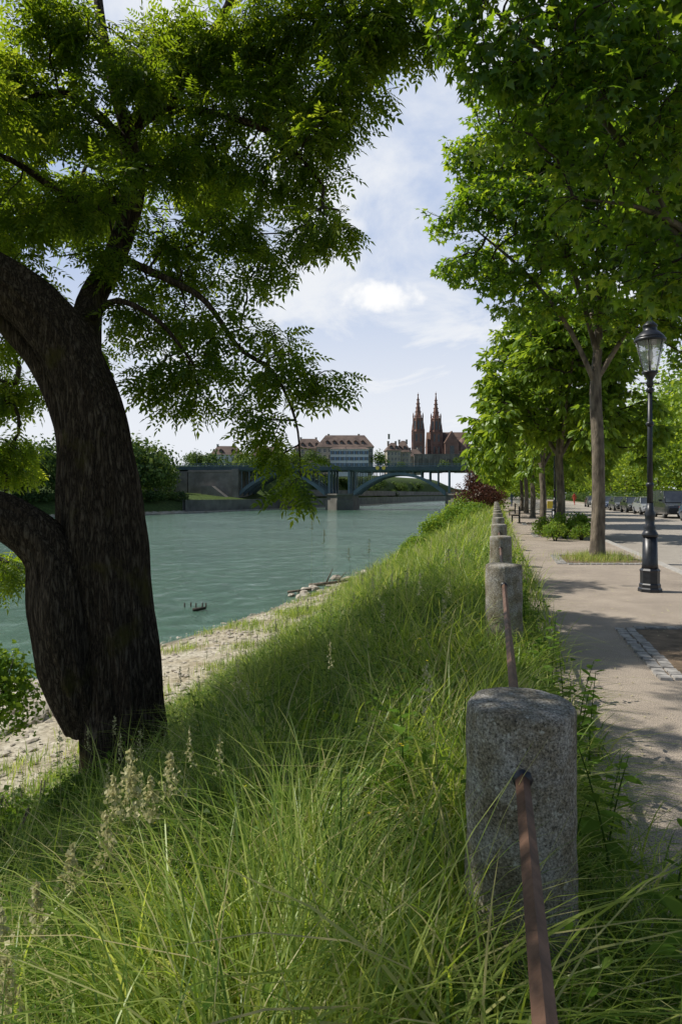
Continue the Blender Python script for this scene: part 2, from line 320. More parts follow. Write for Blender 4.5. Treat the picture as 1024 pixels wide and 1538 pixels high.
# ------------------------------------------------------------------ terrain
def xl(y): return .08+.226*y
def xs_off(y): return np.interp(y,[-60,0,20,29,38,53,100,3000],[18,16,14.6,12.1,10.6,9.2,8.9,8.9])
def xf(y): return np.interp(y,[-60,100,188,240,300,500,650,3000],[-250,-125,-54,-28,0,60,118,640])
TOE=8.2
BX=[0,.3,1,2.5,4,5,7.0,TOE]; BZ=[-.02,-.03,-.18,-.84,-1.58,-2.15,-3.2,-3.66]
def gz(x,y):
    dx=xl(y)-x; s=xs_off(y)
    z=np.interp(dx,BX,BZ); zb=-3.66-(dx-TOE)/np.maximum(s-TOE,.3)*.46
    z=np.where(dx>TOE,np.maximum(zb,-5.2),z); return np.where(dx<0,-.02,z)
ys=np.concatenate([np.arange(-60,-4,6),np.arange(-4,22,.4),np.arange(22,60,1.),np.arange(60,300,6.),np.arange(300,800,20.),np.array([900,1200,1700,2400,3500])])
rows=[]
for y in ys:
    a=xl(y); s=float(xs_off(y)); fx=float(xf(y)); fx=min(fx,a-s-12)
    hill=float(np.interp(y,[-60,200,262,300,620,900,3500],[1,1,3,14,16,10,10]))
    hx=float(np.interp(y,[-60,220,300,3500],[80,60,28,28]))
    st=[(fx-3000,hill+15),(fx-1000,hill+8),(fx-300,hill+2),(fx-hx-40,hill),(fx-hx,hill*.95),(fx-hx*.5,hill*.5+.1),(fx-14,.2),(fx-9,-.4),(fx-4,-2.4),(fx-1.5,-3.6),(fx,-4.2),(fx+5,-5.3)]
    lx=a-s-4; st+=[(fx+5+(lx-fx-5)*t,-5.5) for t in(.33,.66)]+[(lx,-5.2),(a-s-1.5,-4.5),(a-s,-4.12)]
    for t in(.3,.65): st.append((a-s+(s-TOE)*t,-4.12+.46*t))
    for dx in(TOE,7.6,7.0,6.3,5.7,5,4.5,4,3.2,2.5,1.8,1,.6,.3,.0): st.append((a-dx,float(np.interp(dx,BX,BZ))))
    st+=[(a+.3,-.02),(a+3.60,-.02),(a+3.7,-.16),(a+13.9,-.16),(a+14,-.02),(a+17,0),(a+40,.05),(a+120,.05),(a+500,.05),(a+3500,.05)]
    row=[]
    for j,(x,z) in enumerate(st):
        dx=a-x
        if .3<dx<s+1 and y<80: z+=(.10 if dx<TOE else .05)*noise.noise(Vector((x*.9,y*.9,0)))
        row.append((x,y,z))
    rows.append(row)
nc=len(rows[0]); V=np.array(rows).reshape(-1,3); r_,c_=np.meshgrid(np.arange(len(ys)-1),np.arange(nc-1),indexing='ij'); b=(r_*nc+c_).ravel()
np_mesh('ground',V,[np.stack([b,b+1,b+nc+1,b+nc],1)],[M_ground],smooth=True)
w=MB(); w.add([(-2500,-300,-4.1),(2500,-300,-4.1),(2500,3300,-4.1),(-2500,3300,-4.1)],[(0,1,2,3)]); w.done('river_water',[M_water])
def strip(name,o0,o1,z,mat,y0=-20,y1=420,step=2.):
    yy=np.arange(y0,y1+.1,step); V=[];
    for y in yy: V+=[(xl(y)+o0,y,z),(xl(y)+o1,y,z)]
    n=len(yy); i=np.arange(n-1)*2
    return np_mesh(name,np.array(V),[np.stack([i,i+1,i+3,i+2],1)],[mat])
strip('footpath',.42,3.62,.0,M_path); strip('road',3.78,13.75,-.10,M_road); strip('footpath',13.95,16.8,.0,M_path)
k=MB()
for (o0,o1) in((3.60,3.80),(13.73,13.97)):
    for y in np.arange(-10,200,1.0):
        x0=xl(y);x1=xl(y+.985); vs=[]
        for z in(-.2,.012): vs+=[(x0+o0,y,z),(x0+o1,y,z),(x1+o1,y+.985,z),(x1+o0,y+.985,z)]
        k.add(vs,[(4,5,6,7),(0,1,5,4),(1,2,6,5),(2,3,7,6),(3,0,4,7)])
k.done('granite_kerb',[M_kerb])
TY=[7.0,16.7,26.4,36.1,45.8,55.5,65.2]
for i,y in enumerate(TY):
    p=MB(); y0,y1=y-1.1,y+1.1
    p.add([(xl(y0)+1.42,y0,.004),(xl(y0)+3.4,y0,.004),(xl(y1)+3.4,y1,.004),(xl(y1)+1.42,y1,.004)],[(0,1,2,3)],0)
    q=y0
    while q<y1+.05:
        for o in(1.38,1.5):
            p.box((xl(q)+o+random.uniform(-.008,.008),q,.004+random.uniform(0,.006)),(.105,.115,.03),1,rz=-.22+random.uniform(-.06,.06),top=(.9,.9))
        q+=.125
    q=1.62
    while q<3.4:
        for yy in(y0,y0-.12,y1): p.box((xl(yy)+q,yy+random.uniform(-.008,.008),.004+random.uniform(0,.006)),(.115,.105,.03),1,rz=random.uniform(-.06,.06),top=(.9,.9))
        q+=.125
    p.done('tree_pit',[M_dirt,M_cob])
n=2600; y=1+rng.random(n)**1.3*24; o_=.45+rng.random(n)**1.6*3.0; x=xl(y)+o_
V,F,R=leaves(np.stack([x,y,.006+.006*rng.random(n)],1),randunit(n)*np.array([1,1,.15]),unit(randunit(n)*.25+np.array([0,0,1])),.008+.022*rng.random(n)**2,DV,DF,.7+.3*rng.random(n)); np_mesh('leaf_litter',V,[F],[M_seed],rnd=R)
# ------------------------------------------------------------------ bollards + rail
by=[-2.1,2.2]+[6.5+4.3*i for i in range(16)]
for i,y in enumerate(by):
    n=56 if y<12 else 16; prof=[(.185,-.9),(.182,-.3),(.176,.2),(.172,.62),(.171,.90),(.169,.915),(.165,.926),(.156,.932),(.13,.936),(.08,.939),(.03,.940)]
    e=empty('granite_bollard',(xl(y),y,0),rz=i*1.3); mb=MB(); vs=[];fs=[]
    P2=[]; 
    for a_,b_ in zip(prof[:-1],prof[1:]):
        kk=8 if b_[1]-a_[1]>.2 else 1
        for t in range(kk): P2.append((a_[0]+(b_[0]-a_[0])*t/kk,a_[1]+(b_[1]-a_[1])*t/kk))
    P2.append(prof[-1])
    for r,z in P2:
        for j in range(n):
            a=2*math.pi*j/n; v=Vector((math.cos(a)*r,math.sin(a)*r,z)); q=noise.noise(v*7+Vector((i*3,0,0)))*.007+noise.noise(v*26)*.004
            vs.append((v.x*(1+q/max(r,.1)),v.y*(1+q/max(r,.1)),z+q*.6+(.004*noise.noise(v*5) if z>.9 else 0)))
    for j in range(len(P2)-1):
        for t in range(n): fs.append((j*n+t,j*n+(t+1)%n,(j+1)*n+(t+1)%n,(j+1)*n+t))
    fs.append(tuple((len(P2)-1)*n+t for t in range(n))); mb.add(vs,fs,0,True); mb.done('stone',[M_gran],e)
    s=MB(); d=Vector((.226,1,0)).normalized()
    for sg in(-1,1):
        if abs(y)<30:
            s.seg(d*sg*.15+Vector((0,0,.75)),d*sg*.178+Vector((0,0,.75)),.036,.03,n=8)
    if s.v:
        o=s.done('rail_socket',[M_iron],e); o.rotation_euler=(0,0,-i*1.3)
rl=MB()
for a,b_ in zip(by[:-1],by[1:]):
    A=Vector((xl(a+.15),a+.15,.75));Bp=Vector((xl(b_-.15),b_-.15,.75)); d=(Bp-A).normalized(); s_=Vector((d.y,-d.x,0))
    vs=[]; nn=10
    for t in range(nn+1):
        p=A.lerp(Bp,t/nn); p.z-=.012*math.sin(math.pi*t/nn)
        for q in(s_*.021,Vector((0,0,.021)),-s_*.021,Vector((0,0,-.021))): vs.append(p+q)
    rl.add(vs,[(t*4+i,t*4+(i+1)%4,t*4+4+(i+1)%4,t*4+4+i) for t in range(nn) for i in range(4)])
rl.done('iron_rail',[M_rust])
# ------------------------------------------------------------------ street lamps
def street_lamp(x,y):
    e=empty('street_lamp',(x,y,0)); m=MB()
    m.lathe([(.185,0),(.185,.05),(.165,.07),(.165,.12),(.15,.14),(.15,.32),(.16,.35),(.135,.38)],n=8,sm=False,rot=.39)
    m.lathe([(.13,.38),(.12,.45),(.112,.9)],n=24,flute=.07)
    m.lathe([(.125,.9),(.13,.94),(.105,.98),(.085,1.02),(.10,1.06),(.07,1.1),(.075,1.22),(.09,1.27),(.06,1.33),(.052,1.45)],n=20)
    m.lathe([(.05,1.42),(.042,2.4),(.038,3.35)],n=16,flute=.1)
    for z in(1.75,2.75,3.3): m.lathe([(.045,z-.04),(.062,z-.015),(.062,z+.015),(.045,z+.04)],n=16)
    m.seg((-.14,0,3.42),(.14,0,3.42),.012); m.lathe([(0.0,-.02),(.02,0),(.0,.02)],c=(-.14,0,3.42),n=8); m.lathe([(0.0,-.02),(.02,0),(.0,.02)],c=(.14,0,3.42),n=8)
    m.lathe([(.04,3.35),(.06,3.4),(.045,3.47),(.09,3.55),(.125,3.58),(.125,3.61)],n=16)
    m.done('post',[M_iron],e)
    l=MB(); n=6
    for i in range(n):
        a=2*math.pi*i/n; l.seg((.115*math.cos(a),.115*math.sin(a),3.61),(.225*math.cos(a),.225*math.sin(a),4.1),.007,n=5)
    l.lathe([(.232,4.09),(.245,4.1),(.245,4.14),(.225,4.15)],n=24)
    l.lathe([(.225,4.15),(.215,4.18),(.15,4.25),(.105,4.28),(.105,4.34),(.12,4.35),(.10,4.38),(.05,4.43),(.02,4.45),(.03,4.48),(.012,4.51),(.004,4.58)],n=24)
    l.seg((0,0,3.6),(0,0,3.78),.02); l.done('lantern_frame',[M_iron],e)
    g=MB(); vs=[];n=24
    for r,z in((.11,3.62),(.218,4.09)):
        for i in range(n): vs.append((r*math.cos(2*math.pi*i/n),r*math.sin(2*math.pi*i/n),z))
    g.add(vs,[(i,(i+1)%n,n+(i+1)%n,n+i) for i in range(n)],0,True); g.done('glass',[M_lglass],e)
    bb=MB(); bb.lathe([(.02,3.78),(.045,3.82),(.05,3.9),(.02,3.97)],n=12); bb.done('mantle',[M_white],e)
for y in(11.2,29.2,47.2,65.2): street_lamp(xl(y)+2.45,y)
# ------------------------------------------------------------------ the big ash tree
T=empty('ash_tree',(0,0,0)); mb=MB()
main=[(-2.3,7.5,-2.2),(-2.33,7.5,-1.5),(-2.42,7.5,-.65),(-2.5,7.5,.15),(-2.58,7.5,1.0),(-2.64,7.5,1.76),(-2.74,7.5,2.49),(-2.98,7.5,3.12),(-3.32,7.5,3.6),(-3.8,7.45,3.98),(-4.5,7.3,4.3),(-5.8,7.2,4.8),(-6.8,7.0,5.8)]
mr=[.68,.50,.44,.46,.44,.40,.33,.30,.29,.28,.26,.2,.12]
nodes=[]
P,R=tube(mb,main,mr,ns=150,n=240,rough=.05,freq=6,furrow=.024); nodes+=list(P[140:])
def limb(pts,rad,ns=16,n=24,seed=1,own=mb,keep=0,fu=0):
    P,R=tube(own,pts,rad,ns=ns,n=n,rough=.05,seed=seed,furrow=fu); nodes.extend(list(P[keep:]))
limb([(-2.7,7.45,-.9),(-2.85,7.3,-.2),(-2.95,7.2,.4),(-3.05,7.2,.95),(-3.4,7.1,1.32),(-3.85,7.0,1.52),(-4.7,6.9,2.0),(-5.6,6.8,2.9)],[.3,.34,.33,.27,.235,.22,.2,.12],80,100,3,keep=75,fu=.025)
limb([(-2.75,7.8,-.2),(-2.98,7.8,.6),(-3.03,7.85,1.45),(-3.1,7.9,2.3),(-3.45,8.0,3.1),(-3.9,8.1,3.6),(-4.6,8.2,4.3),(-5.2,8.3,5.4)],[.3,.26,.22,.19,.18,.16,.13,.08],50,70,5,keep=40,fu=.025)
limb([(-2.85,7.55,2.9),(-3.0,8.1,3.8),(-2.78,8.4,4.5),(-2.56,8.5,5.4),(-2.63,8.5,6.1),(-2.17,8.5,6.5),(-1.6,8.5,7.3),(-1.1,8.6,8.4)],[.2,.16,.14,.125,.11,.08,.06,.04],20,40,8,keep=8)
limb([(-2.63,8.5,6.0),(-2.9,8.5,7.0),(-3.1,8.7,8.2),(-3.0,9,9.4)],[.09,.07,.05,.03],12,20,9)
limb([(-2.6,8.5,5.3),(-3.2,8.3,5.15),(-4.0,8.1,5.6),(-4.8,8,5.6)],[.06,.05,.035,.025],10,20,10)
limb([(-2.6,8.5,5.9),(-3.3,8.2,6.4),(-4.0,8,6.0),(-4.6,7.9,5.2)],[.07,.05,.04,.025],10,20,11)
limb([(-2.75,8.3,4.5),(-2.0,8,4.1),(-1.55,7.8,3.8),(-1.15,7.7,3.25),(-.75,7.6,2.95),(-.5,7.6,2.4),(-.45,7.6,1.8)],[.06,.04,.034,.028,.022,.014,.008],8,30,12)
limb([(-2.2,8.5,6.4),(-1.4,8.3,6.2),(-.7,8.1,5.8),(-.2,8,5.2)],[.06,.045,.03,.012],8,20,13)
limb([(-1.6,8.5,7.2),(-.8,8.2,7.3),(0,8,7.2),(.8,7.9,7.1)],[.05,.04,.025,.012],8,20,14)
limb([(-2.9,7.9,3.6),(-2.5,7.6,3.75),(-2.0,7.5,3.5),(-1.6,7.5,3.0)],[.05,.035,.025,.012],8,16,15)
limb([(-5.4,7.2,4.6),(-6.4,8,5.6),(-7.4,9,6.8)],[.14,.1,.05],10,16,17)
limb([(-3.8,7.45,3.98),(-3.8,6.6,5.2),(-3.4,5.6,6.4),(-2.6,5,7.2)],[.1,.08,.05,.03],10,16,18)
limb([(-4.7,6.9,2.0),(-5.8,6.2,3.2),(-6.4,5.6,4.2)],[.12,.09,.05],10,16,19)
mb.done('trunk',[M_bark],T)
cl=[(.0,8,6.3,.45),(.2,8,6.95,.5),(.62,8,7.2,.45),(.95,8,6.85,.3),(-.35,8,5.85,.42,.4,.3),(-.3,8,4.72,.42,.4,.26),(.0,8,4.75,.22,.2,.18),(-.85,8,4.3,.35,.35,.22),(-.64,8.3,5.4,.4),(-1.26,8.3,4.85,.42),(.1,8,5.9,.25,.25,.16),(-.1,8,5.4,.25,.25,.14),
(-.55,7.6,3.0,.42,.35,.25),(-.2,7.6,2.95,.3,.25,.2),(-.75,7.6,2.3,.28,.25,.28),(-.5,7.6,1.75,.22,.2,.3),(-.62,7.6,2.05,.25,.2,.2),(-1.0,7.7,2.65,.25,.25,.2),(-1.42,7.8,3.5,.33),(-1.8,7.8,3.05,.4,.4,.24),(-2.25,7.9,2.95,.26),(-2.4,8,3.7,.35),(-1.95,8.2,3.75,.3),(-.95,7.8,3.5,.22),(-1.5,7.8,2.75,.2),(-1.1,7.8,3.9,.22),(-.7,7.7,3.35,.25,.2,.14),(-1.9,7.8,2.7,.25,.25,.14),(-1.3,7.8,3.1,.25,.25,.16),
(-3.3,8,7.0,.55),(-2.5,9,7.3,.55),(-1.7,8.4,7.1,.55),(-.9,8.3,7.1,.55),(-.3,8,7.5,.5),(-3.9,8,6.4,.55),(-3.0,8,6.0,.42),(-1.7,8.5,6.2,.42),(-1.0,8.2,6.4,.42),(-2.1,8.2,5.6,.42),(-1.3,8.5,5.7,.38),(-3.7,8.2,5.0,.42),(-3.0,7.9,4.95,.35),(-2.75,8.1,4.35,.33),(-2.1,8.4,4.8,.38),(-1.8,8.3,4.3,.34),(-4.0,8.4,4.3,.4),(-2.3,8.5,4.15,.3),(-3.6,7.0,5.7,.33),
(-2.3,7.9,6.5,.4),(-3.6,9.5,5.6,.45),(-2.9,9.8,6.7,.5),(-1.9,9.6,6.0,.45),(-4.3,7.4,5.5,.4),(-2.6,7.6,5.2,.28),(-4.4,9.6,6.9,.55),(-.6,8.8,6.5,.4),(-3.3,9.2,3.5,.3),
(-5.0,10,3.1,.6,.5,.35),(-4.9,10,2.2,.45,.45,.35),(-5.0,10,.5,.5,.45,.3),(-4.6,9,5.2,.45),(-4.3,8.4,3.5,.3)]
crown('crown',T,nodes,cl,.178,6,.225,ASHV,ASHF,M_ash,droop=.45,tr=.0033,spread=.75)
cl=[(.7,8,8.0,.55),(-1.6,8.6,8.6,.5),(-.4,8.0,8.7,.5)]
for (x,y,z,r) in((-5.4,7,6.4,.8),(-6.2,8,7.4,1.0),(-7.2,8.6,6.6,1.0),(-6.4,9.8,6.4,1.0),(-7.6,10.2,7.6,1.0),(-5.8,10.6,8.0,.9),(-8.2,7.4,7.6,.9),(-6.0,6.4,8.0,.7),(-7.6,11.8,6.6,1.),(-6.2,12.2,7.4,.9),(-4.4,12.6,7.2,.8),(-2.6,13,7.6,.8),(-5.2,14,7.4,.9),(-7.2,6.2,6.2,.8),(-6.4,5.6,6.9,.7),(-6.4,5.4,4.2,.9),(-5.6,5.2,3.5,.5),  # unseen leaf clumps added towards the sun to shade path, bank and bollard
  (-5.7,5.2,6.0,.8),(-4.9,5.0,5.6,.6),(-5.2,6.2,6.3,.7),(-6.6,4.9,6.6,.8),(-7.2,5.4,5.2,.8),(-7.0,7.2,5.2,.8),(-6.0,6.2,5.0,.6),
  (-3.8,5.6,6.6,.55),(-2.6,5.2,7.0,.55),(-4.6,4.9,7.6,.5),(-1.6,6.0,7.6,.5),(-3.4,6.2,8.0,.5),(-3.2,4.0,6.3,.5),(-4.4,3.6,6.6,.5),(-3.2,3.0,5.4,.45),(-2.7,2.4,4.9,.38),(-4.3,2.6,6.6,.4),(-2.2,4.2,6.6,.4),(-.6,5.6,7.4,.4),(-1.4,4.6,7.2,.4),(-3.6,2.0,4.9,.4),(-2.6,1.8,4.2,.3),
  (-2.0,3.4,5.3,.5),(-1.4,2.9,4.9,.42),(-1.2,4.2,6.0,.45),(-2.3,2.6,5.4,.4),(-.6,3.6,5.7,.4),(-2.9,2.2,5.8,.4),(-1.9,2.0,4.6,.35)): cl.append((x,y,z,r))
crown('crown_top_and_shade_clumps',T,nodes,cl,.33,6,.34,ASHV,ASHF,M_ash,droop=.45,tr=.006,spread=.8)
# ------------------------------------------------------------------ maples (street row)
def street_tree(name,x,y,h,rad,cl,spacing,per,size,tv,tf,mat,lims,tr=.006,ns=20,cl2=None):
    e=empty(name,(0,0,0)); m=MB(); nd=[]
    P,R=tube(m,[(x,y,-.2),(x,y,.05),(x+.02,y,.5),(x+.04,y,h*.5),(x-.03,y,h),(x+.05,y,h+1.5),(x,y,h+3.5)],[rad*1.7,rad*1.35,rad*1.05,rad*.92,rad*.85,rad*.5,rad*.2],ns=ns,n=30,rough=.04,seed=x); nd+=list(P[20:])
    for l in lims:
        P,R=tube(m,l[0],l[1],ns=8,n=14,rough=.04,seed=x+l[0][1][0]); nd+=list(P)
    m.done('trunk',[M_barkS],e); crown('crown',e,nd,cl,spacing,per,size,tv,tf,mat,droop=.55,tr=tr)
    if cl2: crown('crown_top_and_shade_clumps',e,nd,cl2,spacing*1.7,per,size*1.6,tv,tf,mat,droop=.55,tr=tr*1.5)
    return e
x1=4.06
cl=[(1.42,7,6.3,.45),(1.6,7,5.85,.38,.4,.28),(1.25,7,6.7,.4),(.95,7.2,7.0,.3),(1.95,7,6.0,.5),(2.15,7,5.4,.45,.45,.3),(2.65,7,6.15,.6),(3.25,7,5.85,.6),(2.5,7.2,5.15,.4,.4,.28),(3.05,7,5.0,.5,.5,.35),(3.4,7.2,4.4,.5,.4,.3),(2.85,7.3,4.5,.4,.35,.22),(3.15,7.4,3.95,.4,.35,.2),(3.5,7.2,3.8,.4,.4,.22),(2.3,7.3,4.75,.28),(2.1,7.2,6.7,.5),(2.9,7.3,6.8,.6),(1.75,7.2,5.35,.25),(2.7,6.8,5.6,.4),(3.3,6.9,5.3,.4),(3.7,7.6,4.0,.4,.4,.3)]
cl2=[(1.8,7,7.6,.6),(3,7,7.8,.8),(4.2,7,7,1.),(5.3,7,6,.9),(4.6,6,5.2,.7),(4.8,8.2,5.2,.8),(4.0,8.8,6,.8),(3.6,5.0,6.8,.6),(2.6,5.4,7.2,.5),(4,5,7.5,.7)]
street_tree('maple_tree',x1,7.,2.9,.17,cl,.2,8,.16,MAPV,MAPF,M_maple,
 [([(x1,7,2.9),(3.6,7.2,4.2),(3.1,7.4,5.3),(2.3,7.3,6.2),(1.5,7.1,6.7)],[.06,.05,.04,.028,.015]),([(x1,7,3.2),(3.7,7.1,4.2),(3.2,7.2,4.6),(2.6,7.2,4.7)],[.05,.04,.025,.012]),
  ([(x1,7,3.2),(4.8,6.7,4.6),(5.4,6.5,5.8)],[.09,.06,.03]),([(x1,7,3.5),(4.2,8,5),(4.0,8.8,6.5)],[.08,.06,.03]),([(x1,7,3.8),(3.9,6.2,5.4),(3.6,5.4,6.6)],[.06,.05,.03])],tr=.004,cl2=cl2)
x2=6.25;y2=16.7
cl=[(2.55,16.7,8.3,.6,.6,.4),(3.05,16.5,7.2,.8,.7,.5),(3.45,16.5,9.8,.8),(2.8,16.5,9.9,.4),(3.3,16.2,8.5,.9,.8,.6),(4.4,16,8.4,1.2,1.1,.8),(4.0,16.5,6.9,.9,.8,.5),(5.5,15.8,7.5,1.3,1.2,.7),(5.5,16.5,9.6,1.4),(6.8,15.5,6.9,1.1,1.1,.6),(7.7,16,8,1.2),(4.75,16.5,6.1,.7,.7,.4),(5.8,16.2,6.1,.8,.8,.4),(7.3,16.3,6.0,.9,.8,.45),(3.8,16.5,6.1,.45,.45,.25),(6.6,15.4,8.6,1.1),(5,15.6,10.4,1.),(8.3,15.6,6.7,.9),(4.4,16.7,10.9,1.2),(7.4,16,9.8,1.2),(6.4,16,5.6,.6,.6,.35),(8.2,16.2,5.6,.8,.8,.4),(8.6,16.8,5.0,.6,.6,.3)]
cl2=[(6.3,16.7,11.8,1.5),(9,17,9.5,1.3),(9.2,17,7.2,1.1),(6.3,18.7,8.5,1.4),(4.5,18.6,8,1.1),(8.4,18.4,6.3,.9),(7,19,6.7,.9),(4.6,18.4,10.5,1.2)]
street_tree('maple_tree',x2,y2,4.2,.16,cl,.3,11,.2,MAPV,MAPF,M_maple,
 [([(x2,y2,4.2),(5.5,16.5,5.6),(4.5,16.5,6.9),(3.3,16.6,8)],[.07,.06,.045,.02]),([(x2,y2,4.4),(7,16.3,5.8),(7.9,16,7.5)],[.07,.05,.03]),([(x2,y2,5),(5.6,16.5,7),(4.6,16.6,9.3),(3.6,16.6,10)],[.07,.06,.04,.02]),([(x2,y2,5),(6.4,17.6,6.6),(6.4,18.4,8.3)],[.07,.05,.03])],tr=.006,cl2=cl2)
for i,y in enumerate(TY[2:]):
    x=xl(y)+2.4; c=[]
    for j in range(32):
        a=rng.random()*6.28; rr=math.sqrt(rng.random())*3.1; z=3.9+rng.random()*5.0
        f=1-.5*max(0,(z-6.5)/2.6)
        c.append((x+rr*f*math.cos(a),y+rr*f*math.sin(a),z,.85+rng.random()*.4,.9,.7+rng.random()*.5))
    for j in range(14):
        a=rng.random()*6.28; c.append((x+3.1*math.cos(a),y+3.1*math.sin(a),2.9+rng.random()*1.6,.55,.55,.9))
    far=i>1
    street_tree('linden_tree',x,y,3.,.17,c,.55 if far else .43,14,.36 if far else .26,OVV,OVF,M_street,
      [([(x,y,3),(x+1.2*math.cos(a),y+1.2*math.sin(a),4.8),(x+2.3*math.cos(a),y+2.3*math.sin(a),6.4)],[.09,.06,.03]) for a in(.4,2.5,4.6)],tr=.009,ns=12)
# ------------------------------------------------------------------ clumped foliage helper (distant)
def cloud_leaves(cs,per,size):
    P=[];Nn=[];R=[];S=[]
    for (x,y,z,rx,rz,tone) in cs:
        nl=14; lc=randunit(nl)*.62; lc[:,2]=np.abs(lc[:,2])*1.1-.35
        n=per; which=rng.integers(0,nl,n); d=randunit(n); lr=rng.uniform(.28,.5,nl)
        q=lc[which]+d*(lr[which][:,None]+.08*rng.normal(size=(n,1)))
        P.append(q*np.array([rx,rx,rz])+np.array([x,y,z])); Nn.append(unit(d+.7*randunit(n)))
        tt=rng.random(nl)[which]; R.append(np.clip(tone+.45*(tt-.5)+.35*(rng.random(n)-.5),0,1)); S.append(size*rx*(.6+.8*rng.random(n)))
    P=np.concatenate(P);Nn=np.concatenate(Nn);R=np.concatenate(R);S=np.concatenate(S)
    D=np.cross(Nn,randunit(len(P)))
    return leaves(P,D,Nn,S,DV,DF,R)
far=[]
def addfar(x,y,z,rx,rz,t):
    if y<275 and x+rx>-.222*y: return
    far.append((x,y,z,rx,rz,t))
for i in range(70):
    y=rng.uniform(150,290); x=float(xf(y))-rng.uniform(14,60); h=rng.uniform(14,23); addfar(x,y,h*.5,h*.36,h*.52,rng.uniform(.1,.7))
for t in np.linspace(0,1,40):
    y=110+t*150; x=float(xf(y))-rng.uniform(11,16); h=rng.uniform(13,21); addfar(x,y,h*.45,h*.34,h*.52,rng.uniform(.1,.8))
for t in np.linspace(0,1,46):
    y=110+t*155; x=float(xf(y))-rng.uniform(8,12); addfar(x,y,.9,3.2,2.4,rng.uniform(.1,.5))
for i in range(34):
    y=rng.uniform(290,345); x=rng.uniform(-95,-8)
    if x<float(xf(y))-20: h=rng.uniform(6,12); addfar(x,y,13+h*.4,h*.5,h*.5,rng.uniform(.2,.9))
for i in range(40):
    y=rng.uniform(300,560); x=float(xf(y))-rng.uniform(9,26); addfar(x,y,rng.uniform(1,9),4.5,4,rng.uniform(.2,.7))
for (x,y,z,r) in((18,325,19,4.5),(20,330,17,4),(38,380,19,4.5),(44,380,18,4),(70,372,22,4),(62,360,19,3.5),(54,358,17,3.5),(76,380,20,5),(-14,320,19,4.5),(-9,316,17,4),(30,345,16,3)): far.append((x,y,z,r,r,.5))
V,F,R=cloud_leaves(far,850,.14); np_mesh('distant_trees',V,[F],[M_far],rnd=R)
far=[]
for i in range(48):
    y=rng.uniform(45,150); x=xl(y)+rng.uniform(19,32); h=rng.uniform(13,22); far.append((x,y,h*.5,h*.33,h*.55,rng.uniform(.2,.85)))
V,F,R=cloud_leaves(far,3600,.06); np_mesh('garden_trees',V,[F],[M_street],rnd=R)
hg=MB()
for i,(x,y,z,rx,rz,t) in enumerate(far): hg.seg((x,y,-.1),(x,y,z),.22,.12,n=8)
hg.done('garden_tree_trunks',[M_barkS])
far=[]
for i in range(70):
    y=26+i*2.1; far.append((xl(y)+18.3+rng.uniform(-.3,.3),y,1.0,1.5,1.4,rng.uniform(.1,.5)))
V,F,R=cloud_leaves(far,900,.12); np_mesh('garden_hedge',V,[F],[M_far],rnd=R)
far=[]
for i in range(26):
    y=75+i*6; x=xl(y)+rng.uniform(1.8,3.2); h=rng.uniform(7,9); far.append((x,y,h*.55,3.4,h*.45,rng.uniform(.3,.7)))
for i in range(16):
    y=75+i*11; x=xl(y)-rng.uniform(1,4); far.append((x,y,rng.uniform(-.5,1.),2.6,2.,rng.uniform(.3,.7)))
for i in range(34):
    y=rng.uniform(175,260); x=xl(y)+rng.uniform(2,42); h=rng.uniform(9,16); far.append((x,y,h*.42,h*.42,h*.55,rng.uniform(.1,.5)))
V,F,R=cloud_leaves(far,1600,.1); np_mesh('riverside_trees',V,[F],[M_street],rnd=R)
def shrub(name,x,y,z,r,rz,n,size,mat,tone=.5):
    e=empty(name,(x,y,z)); m=MB()
    for i in range(9):
        a=rng.random()*6.28; m.seg((0,0,-rz),(r*.6*math.cos(a),r*.6*math.sin(a),rz*.5),.02,.006,n=5)
    m.done('stems',[M_twig],e)
    V,F,R=cloud_leaves([(0,0,0,r,rz,tone)],n,size); np_mesh('foliage',V,[F],[mat],rnd=R,parent=e)
for (x,y,r) in((6.3,45,1.3),(8.3,52,1.5),(10.8,60,1.6),(4.2,38,.8),(9.2,47,.8),(13,70,1.8),(7.4,41,.8),(10.5,53,1.1),(5.2,41,.7),(3.4,36,.6),(4.6,43,.9)): shrub('bank_shrub',x,y,float(gz(x,y))+r*.7,r,r*.9,2600,.1,M_shrub,.7)
shrub('purple_shrub',12.2,61,2.0,2.1,2.4,5000,.075,M_purple); shrub('purple_shrub',14.1,64,1.5,1.6,1.8,3000,.09,M_purple)
for (x,y,r,t) in((7.3,23.3,.45,.8),(8.0,24.5,.6,.4),(8.9,25.4,.6,.5),(8.3,23.6,.4,.7),(7.6,25.6,.5,.5),(9.3,27,.5,.7)): shrub('flower_bed_shrub',x,y,r*.8,r,r,1300,.13,M_shrub,t)
shrub('water_edge_shrub',-5.3,10.2,-1.3,.75,.9,2500,.1,M_shrub,.4)
for (x,y,r) in((-2.9,5.5,.6),(-3.4,6.1,.65),(-2.5,4.9,.45),(-3.8,7.0,.65),(-2.2,5.9,.4),(-3.0,6.7,.5),(-2.1,4.2,.4)): shrub('bramble_shrub',x,y,float(gz(x,y))+r*.7,r,r*.95,2800,.09,M_shrub,.1)
